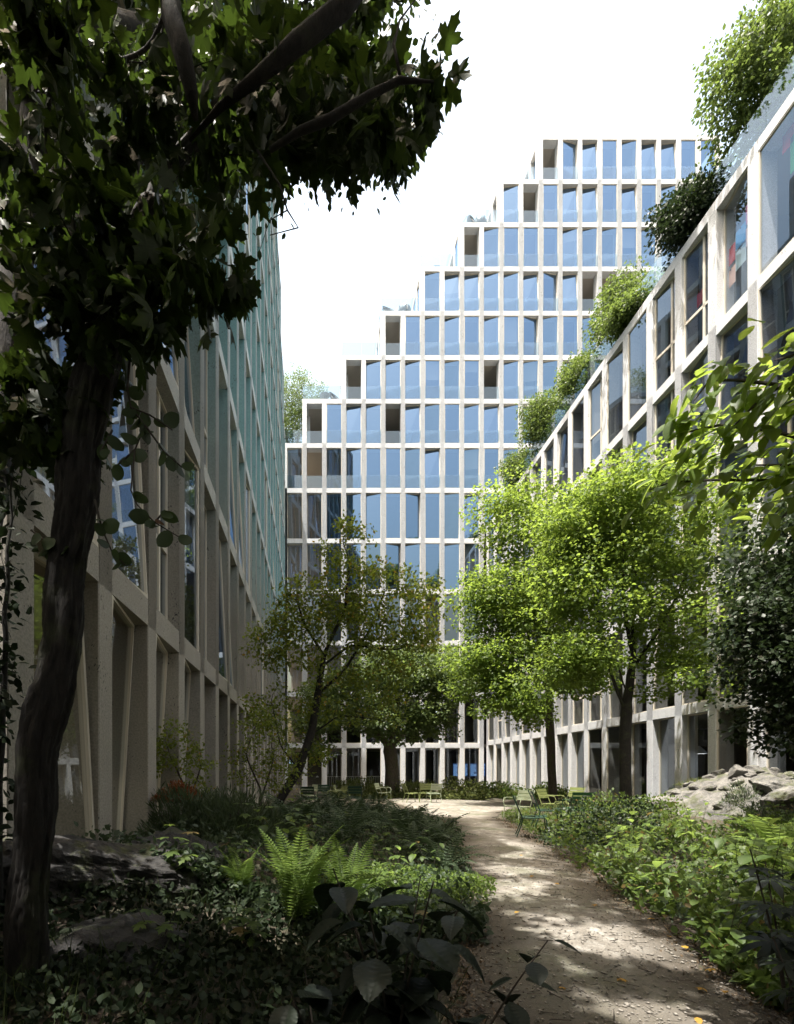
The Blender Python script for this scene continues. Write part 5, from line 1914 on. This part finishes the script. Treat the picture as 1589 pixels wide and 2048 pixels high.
for k, (p, s, lab) in enumerate(big):
    o = link('boulder', pale[k % 7], None, p, (rk.uniform(-.3, .3), rk.uniform(-.3, .3), rk.uniform(0, 6)), s)
    tag(o, lab, 'boulder', 'boulders of the right rock pile')
for k in range(60):
    x, y = rk.gauss(10.2, 1.3), rk.gauss(11.0, .8)
    z = float(rub(np.array([[x]]), np.array([[y]]))[0, 0])
    o = link('stone', rk.choice(pale), None, (x, y, z + 0.02), (rk.uniform(-.5, .5), rk.uniform(-.5, .5), rk.uniform(0, 6)), rk.uniform(.06, .24))
    tag(o, 'small loose pale stone on the rock pile at the right', 'stone', 'loose stones of the right rock pile')

# loose pebbles and twigs on the path
rng = np.random.default_rng(77)
n = 7000
y = 2.4 + 7.0 * rng.random(n) ** 1.8
u = rng.random(n)
x = path_l(y) + (path_r(y) - path_l(y)) * u
octv = np.array([(1, 0, 0), (-1, 0, 0), (0, 1, 0), (0, -1, 0), (0, 0, .6), (0, 0, -.6)], dtype=float)
octf = np.array([(0, 2, 4), (2, 1, 4), (1, 3, 4), (3, 0, 4), (2, 0, 5), (1, 2, 5), (3, 1, 5), (0, 3, 5)])
sz = (0.003 + 0.012 * rng.random(n) ** 4)
pos = np.stack([x, y, 0.012 + 0.018 * np.sin(np.pi * u)], 1)
V, F = leaf_geo((octv * np.array([1, 1.3, 1]), octf), pos, unit(rng.normal(size=(n, 3)) * np.array([1, 1, .2])), np.tile([0, 0, 1.0], (n, 1)), sz)
M['pebble'] = mat_plain('pebble_stone', (0.22, 0.2, 0.17), 0.9, vary=0.5, scale=40)
tag(link('gravel', mesh_np('gravel', V, F, M['pebble'])), kind='stuff')
n = 500
y = 2.5 + 6.0 * rng.random(n) ** 1.5
u = rng.beta(.6, .6, n)
x = path_l(y) + (path_r(y) - path_l(y)) * u
pos = np.stack([x, y, 0.022 + 0.018 * np.sin(np.pi * u)], 1)
stick = T([(-.03, 0, 0), (.03, 0, 0), (0, 0, .05), (-.02, 1, .02), (.02, 1, .02), (0, 1, .06)], [(0, 1, 4), (0, 4, 3), (1, 2, 5), (1, 5, 4), (2, 0, 3), (2, 3, 5)])
dr = rng.normal(size=(n, 3))
dr[:, 2] *= 0.04
V, F = leaf_geo(stick, pos, unit(dr), np.tile([0, 0, 1.0], (n, 1)), 0.03 + 0.09 * rng.random(n) ** 2)
tag(link('twig_litter', mesh_np('twig_litter', V, F, M['twig'])), kind='stuff')

# fallen leaves on the path
fl = [mesh_np('fallen_leaf', *maple_tmpl(.5), M['fallen']), mesh_np('fallen_leaf', *OVAL, M['fallen'])]
for k, (px, py) in enumerate(((1118, 1978), (1340, 1877), (1302, 1840), (1380, 1902), (1424, 1944), (1450, 1992), (1407, 1980), (1120, 1772), (1045, 1712), (1068, 1754), (1195, 1812), (1270, 1720), (1155, 1700), (1395, 2040), (1240, 1960), (1030, 1830))):
    Y = FPX * (H - 0.02) / (py - CY)
    X = (px - CX) / FPX * Y
    o = link('fallen_leaf', fl[k % 2], None, (X, Y, max(0.0, h1(X, Y)) + 0.035), (R.uniform(-.25, .25), R.uniform(-.25, .25), R.uniform(0, 6.2)), R.uniform(.05, .075))
    tag(o, 'single orange-yellow fallen leaf lying on or beside the path', 'leaf', 'fallen leaves on the path')

# ------------------------------------------------------------------ garden chairs
M['green_dark'] = mat_plain('dark_green_enamel', (0.014, 0.045, 0.026), 0.4, vary=0.2)
M['green_mid'] = mat_plain('leaf_green_enamel', (0.03, 0.10, 0.045), 0.4, vary=0.2)
M['olive_paint'] = mat_plain('olive_enamel', (0.17, 0.20, 0.07), 0.4, vary=0.15)
M['pale_paint'] = mat_plain('pale_sage_enamel', (0.34, 0.39, 0.27), 0.4, vary=0.12)
_cc = {}


def chair_parts(col, arms):
    key = (col, arms)
    if key in _cc: return _cc[key]
    m = M[col]
    out = []
    w = 0.25
    mb = MB()
    for k in range(7):          # seat slats, front to back, dished
        t = k / 6
        y = -0.24 + 0.44 * t
        z = 0.44 - 0.035 * t + 0.02 * math.cos(t * math.pi * 2) - 0.012
        mb.box(-w + 0.02, w - 0.02, y - 0.028, y + 0.028, z - 0.006, z + 0.006)
    out.append(('seat', mb.mesh('seat', m)))
    mb = MB()
    for k in range(3):
        z = 0.62 + 0.1 * k
        y = 0.255 + 0.30 * (z - 0.44) * 0.7
        mb.hexa([(-w + .015, y, z - .04), (w - .015, y, z - .04), (w - .015, y + .012, z - .04), (-w + .015, y + .012, z - .04)],
                [(-w + .015, y + .018, z + .045), (w - .015, y + .018, z + .045), (w - .015, y + .03, z + .045), (-w + .015, y + .03, z + .045)])
    out.append(('backrest', mb.mesh('backrest', m)))
    for s in (-1, 1):
        mb = MB()                # front leg and the rail under the seat
        mb.tube([(s * (w + .01), -0.30, 0), (s * w, -0.27, 0.2), (s * w, -0.25, 0.38), (s * w, -0.22, 0.425), (s * w, 0.0, 0.415), (s * w, 0.2, 0.40)], 0.0125, 8)
        out.append(('leg', mb.mesh('leg', m)))
        mb = MB()                # back leg running up as the back post
        mb.tube([(s * (w + .01), 0.33, 0), (s * w, 0.24, 0.25), (s * w, 0.21, 0.40), (s * w, 0.27, 0.55), (s * w, 0.33, 0.70), (s * w, 0.40, 0.87)], 0.0125, 8)
        out.append(('leg', mb.mesh('leg', m)))
        if arms:
            mb = MB()
            mb.tube([(s * w, -0.24, 0.40), (s * (w + .03), -0.26, 0.55), (s * (w + .035), -0.22, 0.645), (s * (w + .035), -0.12, 0.665), (s * (w + .03), 0.1, 0.655), (s * w, 0.315, 0.665)], 0.012, 8)
            out.append(('armrest', mb.mesh('armrest', m)))
    _cc[key] = out
    return out


def place_chair(px, Y, rz, col, arms, label, group, z=None):
    X = (px - CX) / FPX * Y
    e = empty('garden_chair', (X, Y, (max(0.0, h1(X, Y)) + 0.02) if z is None else z), math.radians(rz), label, 'chair', group)
    for nm, me in chair_parts(col, arms):
        link(nm, me, e)
    return e


GR, GL, GM = 'chairs grouped right of the path', 'chairs grouped left in the clearing', 'chairs by the far shrubs'
# rz 0: the sitter faces the camera (-Y); 90: faces +X (right)
place_chair(1066, 10.7, 70, 'green_dark', False, 'nearest dark green armless chair standing at the path edge, seen from its side', GR)
place_chair(1096, 12.0, 75, 'green_dark', False, 'dark green armless chair just behind the nearest one, facing right', GR)
place_chair(1036, 14.0, -60, 'pale_paint', True, 'pale armchair standing nearest the path in the right group, facing left', GR)
place_chair(1106, 15.2, 35, 'olive_paint', True, 'sunlit olive armchair in front of the mossy trunk', GR)
place_chair(1136, 14.6, -70, 'olive_paint', False, 'sunlit olive armless chair squeezed between the armchairs', GR)
place_chair(1156, 12.6, 172, 'green_mid', True, 'green armchair turned with its back to the view at the right end', GR)
place_chair(618, 20.8, -55, 'pale_paint', True, 'pale armchair at the left end of the left group', GL)
place_chair(620, 18.2, 165, 'green_dark', False, 'small dark chair standing with its back to the view at the left end', GL)
place_chair(645, 21.0, 190, 'green_dark', False, 'dark green chair with broad dark back second from the left', GL)
place_chair(672, 19.2, -70, 'olive_paint', True, 'olive armchair in the middle of the left group', GL)
place_chair(687, 20.0, 80, 'olive_paint', True, 'shaded olive armchair just right of the middle one', GL)
place_chair(710, 18.8, 176, 'green_dark', True, 'dark green armchair with wide back at the right end of the left group', GL)
place_chair(768, 23.4, 60, 'pale_paint', True, 'pale green armchair in front of the grey-green tree', GM)
place_chair(823, 22.8, 100, 'olive_paint', False, 'pale yellow chair left of the two by the far shrubs', GM)
place_chair(851, 23.0, 170, 'olive_paint', False, 'pale chair seen from behind beside the far shrubs', GM)
place_chair(868, 22.6, 188, 'pale_paint', False, 'rightmost pale chair by the far shrubs', GM)

# ------------------------------------------------------------------ terrace furniture on the far building
M['steel_blue'] = mat_plain('grey_blue_shell', (0.10, 0.13, 0.15), 0.5)


def shell_chair(x, y, z, rz, label, s=1.0):
    e = empty('lounge_chair', (x, y, z), math.radians(rz), label, 'chair', 'terrace furniture')
    e.scale = (s, s, s)
    mb = MB()
    nu, nv = 8, 12
    vs = []
    for i in range(nu + 1):
        a = math.radians(8 + 62 * i / nu)
        for j in range(nv):
            b_ = 2 * math.pi * j / nv
            p = Vector((0.5 * math.sin(a) * math.cos(b_), 0.5 * math.sin(a) * math.sin(b_), -0.5 * math.cos(a) + 0.5))
            vs.append(Matrix.Rotation(math.radians(52), 3, 'X') @ p + Vector((0, 0.12, 0.32)))
    fs = [(i * nv + j, i * nv + (j + 1) % nv, (i + 1) * nv + (j + 1) % nv, (i + 1) * nv + j) for i in range(nu) for j in range(nv)]
    me = bpy.data.meshes.new('shell')
    me.from_pydata([tuple(v) for v in vs], [], fs)
    me.materials.append(M['steel_blue'])
    link('shell', me, e)
    for s_ in (-1, 1):
        mb = MB()
        mb.tube([(s_ * .42, -.35, 0), (s_ * .36, -.05, .55), (s_ * .22, .2, .86), (s_ * .36, .35, .5), (s_ * .42, .5, 0)], 0.022, 6)
        mb.build('frame', M['steel_blue'], e)
    return e


def terr(px, lvl, dy=0.62):
    Y = D + dy
    return (px - CX) / FPX * Y, Y, LV_FAR[lvl]


for px, lv, rz, lab in ((776, 9, 20, 'round wire-framed lounge chair at the left end of the fourth terrace'), (808, 9, 150, 'wire-framed lounge chair right on the fourth terrace'),
                        (941, 11, 60, 'wire-framed lounge chair on the second highest furnished terrace'), (961, 11, 170, 'round-backed lounge chair beside the wire-framed one'), (668, 7, 40, 'lounge chair on the lowest furnished terrace')):
    shell_chair(*terr(px, lv), rz, lab, 1.2)
x, y, z = terr(873, 10)
place_chair(CX, 1, 0, 'green_dark', False, 'low dark chair with rounded back on the middle terrace', 'terrace furniture', z).location = (x, y, z)
x, y, z = terr(650, 7)
e = empty('round_table', (x, y, z), 0, 'round pale table tipped against the glass on the lowest furnished terrace', 'table', 'terrace furniture')
mb = MB()
mb.tube([(0, 0, .70), (0, 0, .74)], .42, 24)
mb.build('table_top', M['steel_blue'], e)
mb = MB()
mb.tube([(0, 0, 0.02), (0, 0, .70)], .035, 8)
mb.build('leg', M['steel_blue'], e)
mb = MB()
mb.tube([(0, 0, 0.0), (0, 0, .02)], .25, 20)
mb.build('base', M['steel_blue'], e)

# ------------------------------------------------------------------ things seen through the glass
M['lit'] = mat_emit('lamp_glow', (1.0, 0.9, 0.72), 6.0)
M['cold'] = mat_emit('cool_lamp_glow', (0.85, 0.93, 1.0), 5.0)
M['screen'] = mat_emit('blue_screen', (0.02, 0.06, 0.18), 0.35)
M['screen_text'] = mat_emit('screen_rows', (0.22, 0.42, 0.75), 0.55)
M['sign'] = mat_emit('sign_glow', (0.45, 0.7, 0.95), 1.6)
M['wood'] = mat_plain('oak_top', (0.30, 0.2, 0.11), 0.5, vary=0.25, scale=9)
M['white'] = mat_plain('white_laminate', (0.7, 0.69, 0.66), 0.45, vary=0.05)
M['black'] = mat_plain('black_metal', (0.02, 0.02, 0.022), 0.45, vary=0.2)
Ys = D + 2.6
for k, (xa, xb) in enumerate(((907, 918), (930, 936), (941, 955), (963, 971))):
    p0, p1 = P(xa, 1553, Ys), P(xb, 1527, Ys)
    e = empty('display_screen', ((p0.x + p1.x) / 2, Ys, p0.z), 0, ('first', 'second', 'third', 'fourth')[k] + ' blue screen from the left with rows of text inside the far ground floor', 'screen', 'display screens in the far ground floor')
    w, hh = (p1.x - p0.x) / 2, p1.z - p0.z
    mb = MB()
    mb.box(-w, w, 0, .06, 0, hh)
    mb.build('panel', M['screen'], e)
    mb = MB()
    rw = random.Random(k)
    for q_ in range(11):
        z = hh * (0.06 + 0.88 * q_ / 11)
        mb.box(-w * .9, -w * .9 + 1.8 * w * rw.uniform(.5, 1), -.012, -.004, z, z + hh * .035)
    mb.build('text_rows', M['screen_text'], e)
    mb = MB()
    mb.box(-.03, .03, .07, .13, -0.9, hh)
    mb.build('stand', M['black'], e)
# lit sign
fc = bpy.data.curves.new('sign_text', 'FONT')
fc.body = 'iR'
fc.size = 0.34
fc.extrude = 0.01
fc.materials.append(M['sign'])
p = P(579, 1527, D + 1.6)
tmp = bpy.data.objects.new('sign_text', fc)
COL.objects.link(tmp)
bpy.context.view_layer.update()
sme = bpy.data.meshes.new_from_object(tmp.evaluated_get(bpy.context.evaluated_depsgraph_get()))
bpy.data.objects.remove(tmp)
o = link('lit_sign', sme, None, P(579, 1527, D + 1.6), (math.radians(90), 0, 0))
tag(o, 'small glowing pale blue letters inside the left end of the far ground floor', 'sign')
# railing behind the far ground floor glass
e = empty('railing', (3.2, D + 1.9, 0.02), 0, 'white railing of thin bars standing behind the far ground floor glass', 'railing')
mb = MB()
mb.box(-2.6, 4.6, -.02, .02, 1.0, 1.05)
mb.build('rail', M['white'], e)
bar = MB()
bar.box(-.018, .018, -.018, .018, 0, 1.0)
bme = bar.mesh('bar', M['white'])
for k in range(46):
    link('bar', bme, e, (-2.55 + k * 0.155, 0, 0))


def pendant(p, top, label, group, shade='black', glow='lit', s=.16):
    e = empty('pendant_lamp', p, 0, label, 'lamp', group)
    mb = MB()
    mb.tube([(0, 0, s * 1.1), (0, 0, s * .9), (0, 0, s * .25), (0, 0, 0)], [s * .12, s * .35, s * .9, s], 16, cap=False)
    mb.build('shade', M[shade], e, smooth=True)
    mb = MB()
    mb.tube([(0, 0, 0.015), (0, 0, 0.03)], s * .86, 16)
    mb.build('bulb', M[glow], e)
    mb = MB()
    mb.tube([(0, 0, s), (0, 0, top - p.z)], .006, 5)
    mb.build('cord', M['black'], e)


GLm = 'lamps inside the left ground floor'
top = LV_LEFT[0] - .33
for k, (px, py, Y, lab) in enumerate(((228, 1537, 7.6, 'black bell lamp with warm glow behind the first big bay of the left building'), (250, 1533, 8.4, 'flat lit lamp right of the black bell lamp'), (143, 1530, 6.4, 'lit lamp in the bay next to the foreground trunk'))):
    p = P(px, py, Y)
    pendant(p, top, lab, GLm, s=.13)
for k, (px, py, Y, lab) in enumerate(((237, 1310, 7.6, 'yellowish lit tube lamp high behind the first big bay'), (325, 1350, 10.2, 'yellowish lit tube lamp high behind the second big bay'), (240, 1466, 8.6, 'long lit tube lamp over the shelves of the first big bay'))):
    p = P(px, py, Y)
    e = empty('tube_lamp', p, 0, lab, 'lamp', GLm)
    mb = MB()
    mb.box(-.35, .35, -.03, .03, 0, .03)
    mb.build('tube', M['lit'], e)
    mb = MB()
    mb.box(-.37, .37, -.035, .035, .031, .06)
    mb.build('housing', M['white'], e)


def table(x, y, z, w, d, hh, label, cat='table', topmat='white', round_=False):
    e = empty('table', (x, y, z), 0, label, cat)
    mb = MB()
    if round_: mb.tube([(0, 0, hh - .035), (0, 0, hh)], w / 2, 24)
    else: mb.box(-w / 2, w / 2, -d / 2, d / 2, hh - .04, hh)
    mb.build('table_top', M[topmat], e)
    if round_:
        mb = MB()
        mb.tube([(0, 0, 0), (0, 0, .02), (0, 0, .03), (0, 0, hh - .036)], [.26, .26, .03, .03], 14)
        mb.build('leg', M['white'], e)
    else:
        for sx in (-1, 1):
            for sy in (-1, 1):
                mb = MB()
                mb.box(sx * (w / 2 - .05) - .02, sx * (w / 2 - .05) + .02, sy * (d / 2 - .05) - .02, sy * (d / 2 - .05) + .02, 0, hh - .041)
                mb.build('leg', M['black'], e)


table(-3.6, 8.2, .03, .9, 1.6, .76, 'work table inside the first big bay of the left building', topmat='wood')
table(15.6, 17.4, .03, 1.0, 1.0, 1.05, 'high round white table inside the right building above the rocks', round_=True)
table(16.2, 19.8, .03, 0.8, 2.2, 1.05, 'long white counter inside the right building', topmat='white')


def shelf(x, y, z, w, hh, rz, label, seed):
    r = random.Random(seed)
    e = empty('bookshelf', (x, y, z), math.radians(rz), label, 'bookshelf')
    mb = MB()
    n = 6
    for k in range(n + 1):
        zz = hh * k / n
        mb.box(-w / 2, w / 2, 0, .3, zz, zz + .025)
    mb.build('shelf_board', M['wood'], e)
    for s in (-1, 1):
        mb = MB()
        mb.box(s * w / 2 - .015, s * w / 2 + .015, -.003, .303, -.003, hh + .03)
        mb.build('side_panel', M['wood'], e)
    mb = MB()
    for k in range(n):
        x0 = -w / 2 + .03
        while x0 < w / 2 - .08:
            t = r.uniform(.02, .05)
            if r.random() < .85:
                mb.box(x0, x0 + t, .04, .26, hh * k / n + .027, hh * k / n + .027 + hh / n * r.uniform(.55, .85))
            x0 += t + .004
    tag(mb.build('books', M['inner'], e), kind='stuff')


shelf(-6.2, 9.6, .03, 2.6, 2.6, 90, 'bookshelf with books against the back wall of the left ground floor', 1)
shelf(20.6, 16.4, .03, 3.2, 2.6, -90, 'bookshelf with books against the back wall of the right ground floor', 2)
for k, (px, py, Y, lab) in enumerate(((1462, 1497, 17.8, 'flat white lit lamp over the round table in the right building'), (1398, 1508, 19.5, 'flat white lit lamp over the counter in the right building'))):
    pendant(P(px, py, Y), LV_RIGHT[0] - .33, lab, 'lamps inside the right ground floor', 'white', 'cold', .28)
p = P(1482, 1491, 18.6)
e = empty('wall_screen', p, 0, 'small blue lit screen inside the right building by the evergreen', 'screen')
mb = MB()
mb.box(-.12, .12, 0, .03, -.08, .08)
mb.build('panel', M['sign'], e)
for k, (px, py, lab) in enumerate(((635, 1555, 'low white lit lamp inside the far ground floor behind the left chairs'), (674, 1566, 'bright white lit lamp left of the pale shrub bed inside the far ground floor'), (676, 1510, 'lit ceiling lamp inside the left end of the far ground floor'), (873, 1424, 'lit white ceiling lamp on the first floor of the far building'))):
    pendant(P(px, py, D + 2.2), LV_FAR[0 if k < 3 else 1] - .33, lab, 'lamps inside the far building', 'white', 'cold', .13)

# coloured sheets pinned behind the top windows of the right building
cols = {'red': (.70, .06, .06), 'green': (.05, .42, .14), 'tan': (.62, .46, .34), 'grey': (.5, .5, .5), 'pink': (.75, .22, .40), 'blue': (.10, .34, .68), 'pale blue': (.45, .6, .66), 'peach': (.75, .46, .34), 'yellow': (.7, .5, .07)}
for c, v in cols.items(): M['sheet_' + c] = mat_plain('sheet_' + c.replace(' ', '_'), v, .8, vary=.05)
zt = LV_RIGHT[3]
sheets = [('red', 14.9, 2.9, .35, .8), ('green', 14.6, 2.0, .45, 1.1), ('tan', 14.35, 1.1, .45, .9), ('grey', 14.05, 2.7, .40, .9), ('pink', 16.15, 2.2, .42, .62), ('pink', 15.75, 1.75, .35, .62), ('blue', 16.55, 1.75, .40, .6),
          ('peach', 16.15, 1.45, .42, .6), ('pale blue', 16.55, 1.05, .40, .6), ('red', 16.95, 1.5, .35, .6), ('peach', 16.95, .75, .38, .6), ('yellow', 17.85, 2.0, .3, .5), ('red', 18.3, 1.4, .3, .5)]
sheet_labels = ['narrow red sheet above the green one', 'large green sheet', 'tan sheet at the lower edge beside the green one', 'grey sheet nearest the right edge', 'upper pink sheet of the mixed cluster', 'lower pink sheet at the edge of the mixed cluster', 'blue sheet left of the pink one', 'peach sheet below the pink one', 'pale blue sheet below the blue one', 'red sheet at the left of the blue one', 'low peach sheet below the red one', 'yellow sheet high in the third bay', 'red sheet at the left of the yellow one']
for k, (c, y, z, w, hh) in enumerate(sheets):
    lab = sheet_labels[k]
    e = empty('coloured_sheet', (XR + 0.45, y, zt + z + 0.5), 0, lab + ' behind a right building top window', 'paper sheet', 'coloured sheets behind the top windows')
    mb = MB()
    mb.box(0, .012, -w / 2, w / 2, 0, hh)
    mb.build('sheet', M['sheet_' + c], e)
    mb = MB()
    mb.box(-.012, -.002, -.02, .02, hh - .06, hh - .02)
    mb.build('pin', M['black'], e)
